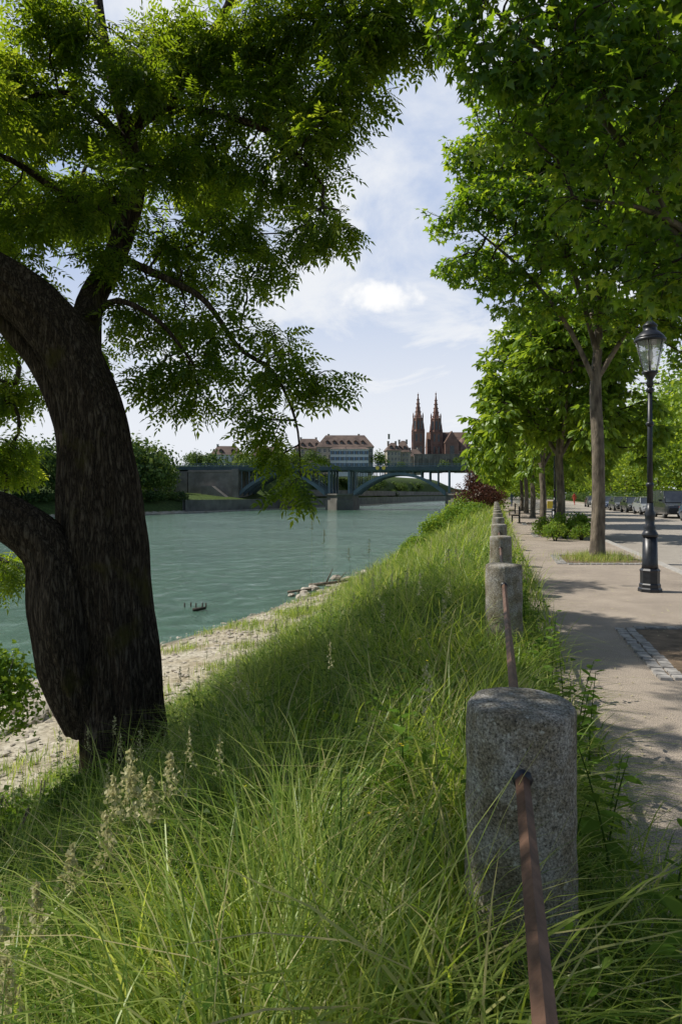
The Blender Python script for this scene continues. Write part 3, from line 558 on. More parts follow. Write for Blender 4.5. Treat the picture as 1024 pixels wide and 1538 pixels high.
# ------------------------------------------------------------------ grass
def blades(n,x,y,z,h,wd,lean,rnd,seg=4,az=None):
    az=rng.random(n)*6.283 if az is None else az
    dx,dy=np.cos(az),np.sin(az); px,py=-dy,dx; V=np.zeros((n,seg+1,2,3))
    tw=rng.normal(size=n)*.6; sx=px*np.cos(tw)+dx*np.sin(tw); sy=py*np.cos(tw)+dy*np.sin(tw)
    for j in range(seg+1):
        t=j/seg; off=lean*h*t**1.8; zz=h*(t-.5*np.minimum(lean,1.2)*t**2.6); ww=wd*(1-t)**.7*(.55+.45*min(1,t*4))+.0004
        cx=x+dx*off; cy=y+dy*off
        for s,sg in enumerate((-.5,.5)):
            V[:,j,s,0]=cx+sx*ww*sg; V[:,j,s,1]=cy+sy*ww*sg; V[:,j,s,2]=z+zz
    b=np.arange(n)[:,None]*(2*(seg+1)); F=np.concatenate([np.concatenate([b+2*j,b+2*j+1,b+2*j+3,b+2*j+2],1) for j in range(seg)])
    return V.reshape(-1,3),F,np.repeat(rnd,2*(seg+1))
parts=[]
def nz(x,y,s,o=0): return np.array([noise.noise(Vector((a*s+o,b_*s,o))) for a,b_ in zip(x,y)])
def patch(n,y0,y1,h0,h1,w0,w1,seg,dmax=8.0,pw=1.,dmin=-.62,dry=.05):
    y=y0+(y1-y0)*rng.random(n)**pw; dx=dmin+(dmax-dmin)*rng.random(n)
    x=xl(y)-dx
    keep=(x>-.56*y-1.2); x,y,dx=x[keep],y[keep],dx[keep]
    g=nz(x,y,.8); g2=nz(x,y,2.5,7); g3=nz(x,y,1.7,21); keep=(g2*1.3+rng.random(len(x))*1.1>.05)&(~((dx>6.7+1.6*g)&(rng.random(len(x))<.75)))
    keep&=~((dx<-.3)&(rng.random(len(x))<.45+.6*(g2<0)))
    x,y,dx,g,g2,g3=x[keep],y[keep],dx[keep],g[keep],g2[keep],g3[keep]; m=len(x)
    nr=y<30
    h=(h0+(h1-h0)*rng.random(m))*(1+.6*g+.5*g2)*np.where(dx<.05,.62,1)*np.where((dx>3.4)&nr,.75,1)*np.where((dx>6.3)&nr,.75,1)
    z=gz(x,y)-.03; w_=(w0+(w1-w0)*rng.random(m)**1.5)*(1+.6*g3)
    r=np.clip(.40+.5*g+.5*g2+.22*rng.normal(size=m),0,.88); r=np.where(rng.random(m)<dry+.2*(g3>.2),.92+.08*rng.random(m),r)
    az=nz(x,y,.6,33)*9+rng.normal(size=m)*1.2
    parts.append(blades(m,x,y,z,h,w_,.25+1.2*rng.random(m)**1.1,r,seg,az=az))
patch(30000,.75,4.5,.3,.85,.005,.017,6,dmax=4.5,dry=.09)
patch(9000,.75,4.5,.12,.3,.006,.014,4,dmax=4.5,dry=.12)
patch(50000,4.5,13,.35,.9,.006,.017,4)
patch(40000,13,35,.4,.9,.014,.032,3,pw=1.2)
patch(24000,32,85,.5,1.2,.04,.08,2,pw=1.2)
for (yy,nn_) in((2.2,1500),(6.5,1000),(10.8,700)):
    a=rng.random(nn_)*6.283; rr=.2+.35*rng.random(nn_); x=xl(yy)+rr*np.cos(a)*.9; y=yy+rr*np.sin(a)
    parts.append(blades(nn_,x,y,np.minimum(gz(x,y),0)-.02,.25+.4*rng.random(nn_),.005+.008*rng.random(nn_),.3+.8*rng.random(nn_),np.clip(.5+.25*rng.normal(size=nn_),0,1),5))
o=0;Vs=[];Fs=[];Rs=[]
for V,F,R in parts: Vs.append(V);Fs.append(F+o);Rs.append(R);o+=len(V)
np_mesh('riverbank_grass',np.concatenate(Vs),Fs,[M_grass],rnd=np.concatenate(Rs))
parts=[]
n=9000; cx=rng.random(70)**1.5*4+8.0; cy=12+rng.random(70)*32; wi=rng.integers(0,70,n); y=cy[wi]+rng.normal(size=n)*.4; dxx=cx[wi]*np.minimum(1,(xs_off(y)-.8)/cx[wi])+rng.normal(size=n)*.3; x=xl(y)-dxx
parts.append(blades(n,x,y,gz(x,y),.12+.3*rng.random(n),.012+.012*rng.random(n),.8*rng.random(n),np.clip(.5+.25*rng.normal(size=n),0,.9),3))
n=2500; y=16.7+rng.normal(size=n)*.45; x=xl(y)+2.4+rng.normal(size=n)*.4
parts.append(blades(n,x,y,np.zeros(n),.08+.2*rng.random(n),.006+.006*rng.random(n),.8*rng.random(n),np.clip(.75+.25*rng.normal(size=n),0,1),3))
o=0;Vs=[];Fs=[];Rs=[]
for V,F,R in parts: Vs.append(V);Fs.append(F+o);Rs.append(R);o+=len(V)
np_mesh('grass_tufts',np.concatenate(Vs),Fs,[M_grass],rnd=np.concatenate(Rs))
n=22000; y=1.2+14*rng.random(n); dx=-.45+8.2*rng.random(n); x=xl(y)-dx; g=nz(x,y,1.3,3); kk=(g>-.02)&~((dx>.4)&(y<3)&(rng.random(n)<.8)); x,y,g=x[kk],y[kk],g[kk]; n=len(x)
pos=np.stack([x,y,gz(x,y)+.05+.4*rng.random(n)*(1+g)],1)
V,F,R=leaves(pos,randunit(n)*np.array([1,1,.3]),unit(randunit(n)*.6+np.array([0,0,1])),.035+.05*rng.random(n),OVV,OVF,np.clip(.35+.3*rng.normal(size=n),0,1)); np_mesh('ground_cover_plants',V,[F],[M_shrub],rnd=R)
def weed(x,y,h,nl=22):
    e=empty('tall_weed',(x,y,float(gz(np.array(x),np.array(y))))); m=MB(); lx=rng.normal()*.12; ly=rng.normal()*.1; pr=(0,0,0)
    for j in range(1,7):
        t=j/6; c=(lx*t*t*h,ly*t*t*h,h*t); m.seg(pr,c,.005*(1.2-t)+.001,n=5); pr=c
    m.done('stem',[M_shrub],e)
    t=np.linspace(.12,1,nl); a=np.arange(nl)*2.4; pos=np.stack([lx*t*t*h,ly*t*t*h,h*t],1)
    V,F,R=leaves(pos,np.stack([np.cos(a),np.sin(a),.25+.2*rng.normal(size=nl)],1),np.tile([0,0,1.],(nl,1))+randunit(nl)*.4,(.15-.10*t)*(.7+.5*rng.random(nl)),OVV,OVF,.2+.5*rng.random(nl)); np_mesh('leaves',V,[F],[M_shrub],rnd=R,parent=e)
for (x,y,h) in((.95,2.35,.8),(1.0,2.6,.65),(.88,2.75,.7),(1.12,2.9,.5),(1.5,4.6,.6),(1.6,5.2,.7),(1.0,3.5,.6),(1.9,7.1,.6),(2.05,7.6,.7),(2.2,8.3,.6),(.3,3.2,.8),(-.5,4.5,.8),(1.72,5.9,.5),(-1.2,6,.8),(.4,7,.9),(2.4,9.4,.6),(.82,2.5,.5),(1.2,3.3,.5),(1.35,3.9,.55),(1.06,2.2,.6),(.98,1.95,.6),(1.3,3.6,.7),(1.45,4.2,.6),(1.85,6.6,.6)): weed(x,y,h)
st=MB(); pp=[]; ps=[]
heads=[(-.80,2.6,.64),(-.74,2.65,.52),(-.78,2.55,.58),(-.86,2.5,.44),(-.95,2.4,.38),(-1.0,2.0,.40),(-.93,1.9,.33),(-.7,2.8,.55),(-.9,2.7,.5),(-.98,2.2,.36),(-.2,8,1.2),(-.35,8.3,1.35),(.35,8.5,1.05),(.1,9,.9)]
for i in range(120):
    y=rng.uniform(2.4,18); dx=rng.uniform(.3,5.5); x=xl(y)-dx; heads.append((x,y,float(gz(np.array(x),np.array(y)))+rng.uniform(.75,1.15)))
for i,(x,y,z) in enumerate(heads):
    g=float(gz(np.array(x),np.array(y))); rx=rng.normal()*.1; ry=rng.normal()*.1
    a=Vector((x+rx,y+ry,g)); b_=Vector((x+rx*.3,y+ry*.3,(g+z)/2)); c=Vector((x,y,z)); st.seg(a,b_,.002,n=4); st.seg(b_,c,.0018,.001,n=4)
    big=i<10
    m=120 if big else 50; t=rng.random(m); cl_=np.round(t*6)/6; br=(1-cl_)*(.05 if big else .025)+.005; aa=rng.integers(0,3,m)*2.1+cl_*9
    q=np.stack([x+np.cos(aa)*br*rng.random(m)*1.2,y+np.sin(aa)*br*rng.random(m)*1.2,z-.02-.17*(1-t)],1)+rng.normal(size=(m,3))*.005; pp.append(q); ps.append(np.full(m,.019 if big else .013))
P=np.concatenate(pp); S=np.concatenate(ps); e=empty('seeding_grass'); st.done('stalks',[M_seed],e)
V,F,R=leaves(P,randunit(len(P))+np.array([0,0,1.]),randunit(len(P)),S*(.8+.5*rng.random(len(P))),DV,DF,rng.random(len(P))); np_mesh('seed_heads',V,[F],[M_seed],rnd=R,parent=e)
e=empty('buttercup_flowers'); st=MB(); pp=[]
for i in range(34):
    y=rng.uniform(2.2,8); dx=rng.uniform(.2,3.2); x=xl(y)-dx; g=float(gz(np.array(x),np.array(y))); h=rng.uniform(.5,.85); st.seg((x,y,g),(x+.03,y,g+h),.002,n=4); pp.append((x+.03,y,g+h))
for i in range(40):
    y=rng.uniform(34,52); x=xl(y)-rng.uniform(-.3,.6); pp.append((x,y,.35+rng.random()*.4))
P=np.repeat(np.array(pp),5,0); a=np.tile(np.arange(5)*1.2566,len(pp)); sz=np.where(P[:,1]>30,.06,.011)
V,F,R=leaves(P,np.stack([np.cos(a),np.sin(a),.3+0*a],1),np.tile([0,0,1.],(len(P),1)),sz,OVV,OVF,rng.random(len(P))); st.done('stalks',[M_shrub],e); np_mesh('petals',V,[F],[M_yel],rnd=R,parent=e)
# ------------------------------------------------------------------ rocks
def ico(sub):
    import bmesh
    bm=bmesh.new(); bmesh.ops.create_icosphere(bm,subdivisions=sub,radius=1); v=[x.co.copy() for x in bm.verts]; f=[[q.index for q in x.verts] for x in bm.faces]; bm.free(); return v,f
v2,f2=ico(2); v1,f1=ico(1)
def rock(m,x,y,z,s,fl,rz,vv=v2,ff=f2):
    o=random.random()*90; vs=[]
    for v in vv:
        k=1+.55*noise.noise(v*1.1+Vector((o,0,0)))+.15*noise.noise(v*3+Vector((o,0,0))); X,Y,Z=v.x*s*k*1.3,v.y*s*k*.85,v.z*s*fl*k
        vs.append((x+X*math.cos(rz)-Y*math.sin(rz),y+X*math.sin(rz)+Y*math.cos(rz),z+Z))
    m.add(vs,ff,0,False)
m=MB()
for i in range(64):
    y=rng.uniform(14.5,20); dx=rng.uniform(11.0,14.2); x=xl(y)-dx; rock(m,x,y,float(gz(np.array(x),np.array(y)))+.05,.15+.5*rng.random()**1.4,.45,rng.random()*3)
for i in range(26):
    y=rng.uniform(36,50); x=xl(y)-float(xs_off(y))-rng.uniform(-.9,.9); rock(m,x,y,-4.05,rng.uniform(.12,.4),.6,rng.random()*3)
m.done('shore_boulders',[M_rock])
m=MB()
for i in range(2600):
    y=11+rng.random()**1.2*40; dx=rng.uniform(7.8,float(xs_off(y))+.5); x=xl(y)-dx; rock(m,x,y,float(gz(np.array(x),np.array(y)))+.01,.02+.11*rng.random()**3,.5,rng.random()*3,v1,f1)
m.done('beach_pebbles',[M_rock])
m=MB(); 
for (x,y) in((-7.9,34.4),(-7.6,34.5),(-7.3,34.3),(-7.0,34.4),(-6.8,34.3)): m.seg((x,y,-4.6),(x+.03,y,-3.88),.04,.035,n=8)
m.seg((-7.2,33.2,-4.04),(-6.6,33.4,-3.98),.09,.07,n=8); m.done('mooring_stakes',[M_twig])
m=MB(); m.seg((-1.9,41,-3.9),(.6,42,-3.7),.12,.05); m.seg((-.9,41.4,-3.8),(-.5,41.2,-2.9),.05,.02); m.seg((-.2,41.7,-3.75),(.3,41.2,-3.1),.04,.015); m.seg((-3,38.6,-3.95),(-1.7,39.2,-3.85),.08,.04); m.done('driftwood_log',[M_barkS])
# ------------------------------------------------------------------ bridge
ang=math.atan2(-19,112); BR=empty('arch_bridge',(.75,253,0),ang)
dz=lambda s:11.2-s*.007
m=MB(); W=9.
for s0 in np.arange(-76,64,4.):
    z=dz(s0+2)
    m.box((s0+2,0,z-.35),(4.002,2*W,.7),0); m.box((s0+2,-W-.25,z-.45),(3.99,.5,1.3),0); m.box((s0+2,W+.25,z-.45),(3.99,.5,1.3),0)
m.done('deck',[M_steeld],BR)
m=MB()
for s0 in np.arange(-76,64,2.):
    for t in(-W-.25,W+.25):
        z=dz(s0)+.2; m.box((s0,t,z+.55),(.14,.14,1.1)); m.box((s0+1,t,z+1.12),(2.02,.16,.12)); 
        for q in(.25,.55,.85): m.box((s0+1,t,z+q),(1.9,.05,.06))
m.done('railing',[M_steel],BR)
def arch(sa,sb,m):
    mid=(sa+sb)/2; half=(sb-sa)/2
    for t in(-W+.4,-W/3,W/3,W-.4):
        za=2.0; zc=dz(mid)-2.2; nn=28; vs=[]
        for i in range(nn+1):
            s=sa+(sb-sa)*i/nn; u=(s-mid)/half; z=zc-(zc-za)*u*u; th=.55+.55*u*u
            for (a,b_) in((-.3,-th),(.3,-th),(.3,th*.6),(-.3,th*.6)): vs.append((s,t+a,z+b_))
        m.add(vs,[(i*4+j,i*4+(j+1)%4,i*4+4+(j+1)%4,i*4+4+j) for i in range(nn) for j in range(4)])
        for s in np.arange(sa+.8,sb,2.9):
            u=(s-mid)/half; z=zc-(zc-za)*u*u; top=dz(s)-.7
            if top-z>.7: m.box((s,t,(z+top)/2+.1),(.28,.28,top-z-.1))
        m.box((mid,t,dz(mid)-1.05),(sb-sa,.35,.7))
    for s in np.arange(sa+3,sb-2,5.8):
        u=(s-mid)/half; z=zc-(zc-za)*u*u; m.box((s,0,z),(.25,2*W-1,.25))
m=MB(); arch(5.2,37.5,m); arch(-37,-5.2,m); m.done('arch_ribs',[M_steel],BR)
m=MB()
for s in(0,42.5):
    pl=[(-5,-8.5),(0,-13.5),(5,-8.5),(5,8.5),(0,13.5),(-5,8.5)]; 
    for (z0,z1,k_) in((-6,-.5,1),(-.5,1.2,.93),(1.2,1.7,1.0)):
        vs=[(s+a*k_,b_*k_,z0) for a,b_ in pl]+[(s+a*k_,b_*k_,z1) for a,b_ in pl]; m.add(vs,[(i,(i+1)%6,6+(i+1)%6,6+i) for i in range(6)]+[(0,1,2,3,4,5)[::-1],(6,7,8,9,10,11)])
    for t in(-W+.4,-W/3,W/3,W-.4): m.box((s-3.6,t,(2+dz(s))/2-.5),(.7,.7,dz(s)-2.6),1); m.box((s+3.6,t,(2+dz(s))/2-.5),(.7,.7,dz(s)-2.6),1)
m.done('piers',[M_stoned,M_steel],BR)
m=MB(); m.box((-47,0,2.3),(19,19.4,16.2),0); m.box((-68,0,3),(22,18.8,14),0); m.box((-38.3,0,2.6),(2.4,20.4,16.3),0); m.box((-47,0,9.8),(19.4,19.8,.5),0)
m.box((53,0,2.2),(12,19,16),0)
m.prism([(-50,-4),(-36,-4),(-36,-3),(-46,4.5),(-50,4.5)],'y',-13.5,-9.9,0); m.done('abutment',[M_stone],BR)
m=MB()
for s in(13.9,16.1):
    z=dz(s)-.3; m.seg((s,-W-.52,z),(s,-W-.62,z),.65,n=16,sm=False)
m.done('navigation_signs',[M_sign],BR)
m=MB()
for s in(-60,-30,0,30,55):
    z=dz(s); m.seg((s,W-1,z),(s,W-1,z+7.5),.09,.05,n=6); m.seg((s,W-1,z+7.5),(s,W-3,z+7.9),.05,n=6); m.box((s,W-3.2,z+7.9),(.3,.8,.12))
m.done('bridge_lamp_posts',[M_steeld],BR)
m=MB(); yy=list(np.arange(205,640,8.))
for a,b_ in zip(yy[:-1],yy[1:]):
    xa,xb=float(xf(a))-1.2,float(xf(b_))-1.2
    vs=[(xa,a,-5),(xb,b_,-5),(xb,b_,-.2),(xa,a,-.2),(xa-.8,a,-5),(xb-.8,b_,-5),(xb-.8,b_,-.2),(xa-.8,a,-.2)]
    m.add(vs,[(0,1,2,3),(3,2,6,7),(4,7,6,5)])
    if a>270: m.add([(xa-6,a,.6),(xb-6,b_,.6),(xb-6,b_,3.4),(xa-6,a,3.4),(xa-6.6,a,.6),(xb-6.6,b_,.6),(xb-6.6,b_,3.4),(xa-6.6,a,3.4)],[(0,1,2,3),(3,2,6,7),(4,7,6,5)])
m.done('quay_wall',[M_stoned])
# ------------------------------------------------------------------ buildings
def house(name,x,y,z0,w,d,h,rh,rz,wall,roof,floors,cols,shut=None,hip=.35,dormers=0,chim=2):
    e=empty(name,(x,y,z0),rz); m=MB(); m.box((0,0,h/2-2),(w,d,h+4)); m.box((0,0,h+.15),(w+.8,d+.8,.3)); m.done('walls',[wall],e)
    r=MB(); W2,D2=w/2+.6,d/2+.6; hx=W2-hip*d
    r.add([(-W2,-D2,h+.3),(W2,-D2,h+.3),(W2,D2,h+.3),(-W2,D2,h+.3),(-hx,0,h+rh),(hx,0,h+rh)],[(0,1,5,4),(2,3,4,5),(1,2,5),(3,0,4),(3,2,1,0)])
    for i in range(dormers):
        X=-w*.38+w*.76*(i+.5)/dormers; r.box((X,-d*.32,h+rh*.35),(1.5,2.2,1.5)); r.prism([(X-.95,h+rh*.35+.75),(X+.95,h+rh*.35+.75),(X,h+rh*.35+1.5)],'y',-d*.32-1.3,-d*.32+2)
    r.done('roof',[roof],e)
    c=MB()
    for i in range(chim): c.box((-w*.3+i*w*.55,.8,h+rh*.9),(1,.8,2.4)); c.box((-w*.3+i*w*.55,.8,h+rh*.9+1.25),(1.2,1.,.15))
    if chim: c.done('chimneys',[wall],e)
    g=MB(); fh=h/floors; cw=w/cols
    for i in range(cols):
        for j in range(floors):
            X=-w/2+cw*(i+.5); Z=fh*(j+.52); g.box((X,-d/2-.02,Z),(cw*.42,.08,fh*.55),0); g.box((X,-d/2-.05,Z-fh*.31),(cw*.5,.2,.12),1)
            g.box((X,-d/2-.07,Z),(.08,.04,fh*.55),1)
            if shut:
                for q in(-1,1): g.box((X+q*cw*.34,-d/2-.05,Z),(cw*.2,.1,fh*.57),2)
    for i in range(dormers):
        X=-w*.38+w*.76*(i+.5)/dormers; g.box((X,-d*.32-1.12,h+rh*.35),(1,.06,1),0)
    g.done('windows',[M_glassd,M_white,shut or M_white],e)
house('long_tile_roof_house',2,336,15,27,13,9,6.5,0,M_beige,M_tile,3,11,dormers=6,chim=3)
house('white_blue_townhouse',4,327,14,18,6,8.6,1.5,0,M_white,M_tile,3,8,shut=M_blue,chim=0)
house('old_town_house',-16,345,15,14,11,9,5.5,.1,M_beige,M_tile,3,6,dormers=3)
house('old_town_house',26.5,352,15,7,9,8.5,4.5,.1,M_beige,M_tile,3,4,dormers=2)
house('old_town_house',32.5,358,15,7,9,8,6.5,-.2,M_beige,M_tile,3,4,dormers=2)
house('old_town_house',40,372,16,8,9,5.5,4.5,.1,M_beige,M_tile,2,4)
house('old_town_house',-34,318,13,16,10,6,4.5,.15,M_beige,M_tile,2,6,dormers=3)
house('old_town_house',-52,312,12,14,10,7,4.5,.15,M_white,M_tile,2,5,dormers=2)
house('old_town_house',74,400,18,14,10,8,5,.0,M_beige,M_tile,2,6,dormers=3)
MN=empty('red_sandstone_minster',(50,402,18))
def tower(x,y,top,name):
    m=MB(); m.box((x,y,8),(6.4,6.4,24)); 
    for z in(6,13,20): m.box((x,y,z),(6.8,6.8,.4))
    for a in(-1,1):
        for b_ in(-1,1):
            m.box((x+a*3.1,y+b_*3.1,8.5),(.9,.9,25)); m.lathe([(.5,21),(.55,21.3),(.35,22),(.05,25.5)],c=(x+a*3.,y+b_*3.,0),n=6,sm=False)
    m.lathe([(3.0,20),(2.95,27.5),(3.2,27.7),(3.2,28.3),(2.5,28.5)],c=(x,y,0),n=8,sm=False,rot=.39)
    for i in range(8):
        a=.39+i*.785; m.lathe([(.3,20),(.3,29),(.38,29.2),(.03,31.6)],c=(x+3.*math.cos(a),y+3.*math.sin(a),0),n=5,sm=False)
    m.lathe([(2.2,28.4),(1.45,32),(1.55,32.2),(.85,36.2),(.95,36.4),(.25,top-2),(.5,top-1.7),(.5,top-1.3),(.12,top-1),(.05,top)],c=(x,y,0),n=8,sm=False,rot=.39)
    for j in range(5):
        z=29.5+j*2.4; r=2.1-.33*j
        for i in range(8):
            a=.39+i*.785; m.box((x+r*math.cos(a),y+r*math.sin(a),z),(.3,.3,.5))
    m.done(name,[M_red],MN)
    g=MB()
    for z,h in((3,4),(9.5,4),(16.5,4.2)):
        for q in(-1.3,1.3): g.box((x+q,y-3.22,z),(.9,.1,h)); g.box((x-3.22,y+q,z),(.1,.9,h))
    for i in range(8):
        a=i*.785; g.box((x+2.78*math.cos(a),y+2.78*math.sin(a),24),(.12,1.,5),rz=a)
    g.done(name+'_windows',[M_glassd],MN)
tower(-4.7,0,43.5,'north_tower'); tower(6.2,3,44.5,'south_tower')
m=MB(); m.box((13,6,4),(24,11,15)); m.box((13,6,2),(24,20,9)); m.box((14,-2,5),(8,12,16)); m.lathe([(5,-2),(5,9),(5.2,9.2),(5,9.6)],c=(21,-3,0),n=10,sm=False)
for i in range(8): m.box((3.+i*3.,-4.3,4),(.7,1,11)); m.lathe([(.4,9.5),(.05,12)],c=(3.+i*3.,-4.3,0),n=4,sm=False)
m.prism([(10,13),(18,13),(14,20)],'y',-8.1,-7.7); m.done('nave_walls',[M_red],MN)
m=MB(); m.prism([(-.2,11.5),(12.2,11.5),(6,20.5)],'x',1,25.3); m.prism([(9.6,13),(18.4,13),(14,20.2)],'y',-7.6,6.5); m.lathe([(5.4,9.6),(3,14),(.1,17)],c=(21,-3,0),n=10,sm=False); m.box((12.5,6,6.7),(24.5,20.6,.4)); m.done('roof',[M_redroof],MN)
g=MB()
for i in range(7): g.box((4.5+i*3.,-4.03,3),(1.2,.1,4.5)); g.box((4.5+i*3,.47,9),(1.2,.1,3))
g.box((14,-8.05,9),(2.5,.1,5)); g.done('nave_windows',[M_glassd],MN)
m=MB(); m.box((0,0,0),(46,2,9)); m.box((0,0,4.6),(46.6,2.6,.35)); 
for i in range(15): m.box((-21+i*3,-1.25,-.4),(.7,.5,8.2))
e=empty('terrace_wall',(62,366,18.2)); m.done('masonry',[M_stone],e)
m=MB()
for i in range(14):
    m.prism([(-20.5+i*3,-2.5),(-18.5+i*3,-2.5),(-18.5+i*3,1.4),(-19+i*3,2.2),(-19.5+i*3,2.5),(-20+i*3,2.2),(-20.5+i*3,1.4)],'y',-1.04,-1.0)
m.done('niches',[M_stoned],e)
# ------------------------------------------------------------------ cars
def car(x,y,rz,pm,van=False,name='parked_car'):
    e=empty(name,(x,y,-.10),rz); L_,Wd=(4.9,1.9) if van else (4.3,1.76)
    if van: low=[(-2.42,.35,.9,.9),(-2.38,.3,1.15,.95),(-1.0,.28,1.18,.97),(1.3,.28,1.15,.97),(2.0,.28,1.05,.95),(2.35,.32,.9,.88),(2.45,.4,.7,.75)]; gh=[(-2.36,1.15,.93),(-2.2,1.9,.84),(-.5,1.97,.84),(1.0,1.9,.8),(1.75,1.12,.88)]
    else: low=[(-2.15,.4,.75,.8),(-2.08,.28,.95,.86),(-1.3,.26,.98,.88),(.7,.26,.95,.88),(1.6,.26,.84,.86),(2.05,.3,.7,.8),(2.15,.4,.58,.68)]; gh=[(-2.0,.93,.82),(-1.55,1.38,.66),(-.5,1.46,.66),(.3,1.4,.66),(1.05,.9,.8)]
    m=MB(); vs=[]
    for (s,zb,zt,hw) in low:
        h=hw*Wd/1.9+.02
        for q in((-h*.95,zb),(-h,zb+.15),(-h,(zb+zt)/2+.05),(-h*.93,zt),(h*.93,zt),(h,(zb+zt)/2+.05),(h,zb+.15),(h*.95,zb)): vs.append((s,q[0],q[1]))
    n=8; k_=len(low); m.add(vs,[(i*n+j,i*n+(j+1)%n,i*n+n+(j+1)%n,i*n+n+j) for i in range(k_-1) for j in range(n)]+[tuple(range(n)),tuple((k_-1)*n+j for j in range(n))[::-1]],0,False)
    r=gh; m.add([(s,sg*w_*.93*Wd/1.9,z+.02) for (s,z,w_) in r[1:4] for sg in(-1,1)],[(0,1,3,2),(2,3,5,4)])
    m.done('body',[pm],e,bevel=.03)
    g=MB(); vs=[(s,sg*w_*Wd/1.9,z) for (s,z,w_) in gh for sg in(-1,1)]
    bz=gh[0][1]; vs+= [(s,sg*gh[0][2]*Wd/1.9,bz) for (s,z,w_) in gh[1:4] for sg in(-1,1)]
    g.add(vs,[(0,1,3,2),(2,3,5,4),(4,5,7,6),(6,7,9,8),(0,2,10),(10,2,4,12),(12,4,6,14),(14,6,8),(1,11,3),(11,13,5,3),(13,15,7,5),(15,9,7)]); g.done('windows',[M_glassd],e)
    p=MB()
    for a,b_ in(((gh[0][0],gh[0][1],gh[0][2]),(gh[1][0],gh[1][1],gh[1][2])),(gh[3],gh[4])):
        for sg in(-1,1): p.seg((a[0],sg*a[2]*Wd/1.9,a[1]),(b_[0],sg*b_[2]*Wd/1.9,b_[1]),.035,n=5)
    for s in(-.6,.35):
        for sg in(-1,1): p.seg((s,sg*.9*Wd/1.95*.9,bz),(s,sg*.66*Wd/1.9*(1.25 if van else 1),1.4 if not van else 1.9),.03,n=5)
    for sg in(-1,1): p.box((.95,sg*(Wd/2+.08),bz+.1),(.12,.2,.14))
    p.done('pillars',[pm],e)
    w_=MB()
    for s in(-L_*.3,L_*.31):
        for sg in(-1,1):
            yy=sg*(Wd/2-.12); w_.seg((s,yy-.1,.32),(s,yy+.1,.32),.32,n=20,m=0,sm=False); w_.seg((s,yy+sg*.1,.32),(s,yy+sg*.112,.32),.2,n=10,m=1,sm=False)
    w_.done('wheels',[M_tyre,M_chrome],e)
    l=MB()
    for sg in(-1,1):
        l.box((L_/2-.17,sg*.62,.68 if not van else .82),(.16,.34,.16),0); l.box((-L_/2+.05,sg*.7,.8 if not van else 1.1),(.1,.16,.2 if not van else .5),1)
    l.box((L_/2+.0,0,.45),(.05,.5,.11),0); l.box((-L_/2-.02,0,.55),(.04,.5,.11),0); l.done('lights',[M_lamp,M_tail],e)
rd=math.atan2(1,.226)
car(xl(49)+12.6,49,rd+math.pi,P_black,True,'parked_van'); 
for y,pm in((57,P_silver),(63,P_black),(69.5,P_grey),(76,P_blue),(82.5,P_white),(89,P_grey)): car(xl(y)+12.6,y,rd+math.pi,pm)
car(xl(42)+12.6,42,rd+math.pi,P_blue)
e=empty('yellow_notice_sign',(xl(41)+3.3,41,0)); m=MB(); m.seg((0,0,0),(0,0,.9),.03); m.done('post',[M_iron],e); m=MB(); m.box((0,-.05,.95),(.6,.03,.45)); m.done('panel',[M_sign],e,bevel=.01)
def bench(x,y,rz):
    e=empty('park_bench',(x,y,0),rz); m=MB()
    for i in range(4): m.box((0,-.2+i*.12,.45),(1.8,.09,.04))
    for i in range(3): m.box((0,.26+i*.03,.58+i*.13),(1.8,.03,.09))
    m.done('slats',[M_barkS],e); m=MB()
    for s in(-.75,.75): m.box((s,-.15,.215),(.06,.06,.43)); m.box((s,.24,.45),(.06,.06,.9)); m.box((s,.03,.42),(.05,.45,.04))
    m.done('frame',[M_iron],e)
bench(xl(50)+1.1,50,-1.8); bench(xl(38)+1.0,38,-1.8)
def person(x,y,rz,cloth,legs,ph):
    e=empty('pedestrian',(x,y,0),rz)
    J=[(0,0,.95),(0,0,1.2),(0,0,1.45),(0,.01,1.55),(0,.02,1.68),(.1,0,.92),(.11,.18*ph,.5),(.11,.12*ph-.05,.06),(.11,.12*ph+.1,.03),(-.1,0,.92),(-.11,-.1*ph,.5),(-.11,-.3*ph,.08),(-.11,-.3*ph+.14,.04),(.2,0,1.42),(.25,-.08*ph,1.15),(.26,.02,.88),(-.2,0,1.42),(-.25,.1*ph,1.15),(-.26,.22*ph,.92)]
    E=[(0,1),(1,2),(2,3),(3,4),(0,5),(5,6),(6,7),(7,8),(0,9),(9,10),(10,11),(11,12),(2,13),(13,14),(14,15),(2,16),(16,17),(17,18)]
    R=[.14,.13,.13,.055,.1,.09,.065,.045,.04,.09,.065,.045,.04,.055,.045,.035,.055,.045,.035]
    me=bpy.data.meshes.new('body'); me.from_pydata(J,E,[]); me.materials.append(cloth); o=bpy.data.objects.new('body',me); link(o,e)
    o.modifiers.new('s','SKIN'); sv=me.skin_vertices[0].data
    for i,r in enumerate(R): sv[i].radius=(r,r)
    sv[0].use_root=True; s2=o.modifiers.new('u','SUBSURF'); s2.levels=1; s2.render_levels=1
    h=MB(); h.lathe([(.02,1.6),(.075,1.64),(.085,1.72),(.07,1.79),(.02,1.82)],n=10); h.done('hair',[M_twig],e)
P_red=mat_noise('red_shirt',(.4,.05,.04),(.5,.08,.06),3,bump=0); P_shirt=mat_noise('white_shirt',(.6,.6,.6),(.7,.7,.7),3,bump=0)
person(xl(96)+11,96,.2,P_red,None,1); person(xl(99)+9.8,99,.1,P_shirt,None,-1); person(xl(88)+2.0,88,3.2,P_blue,None,1)
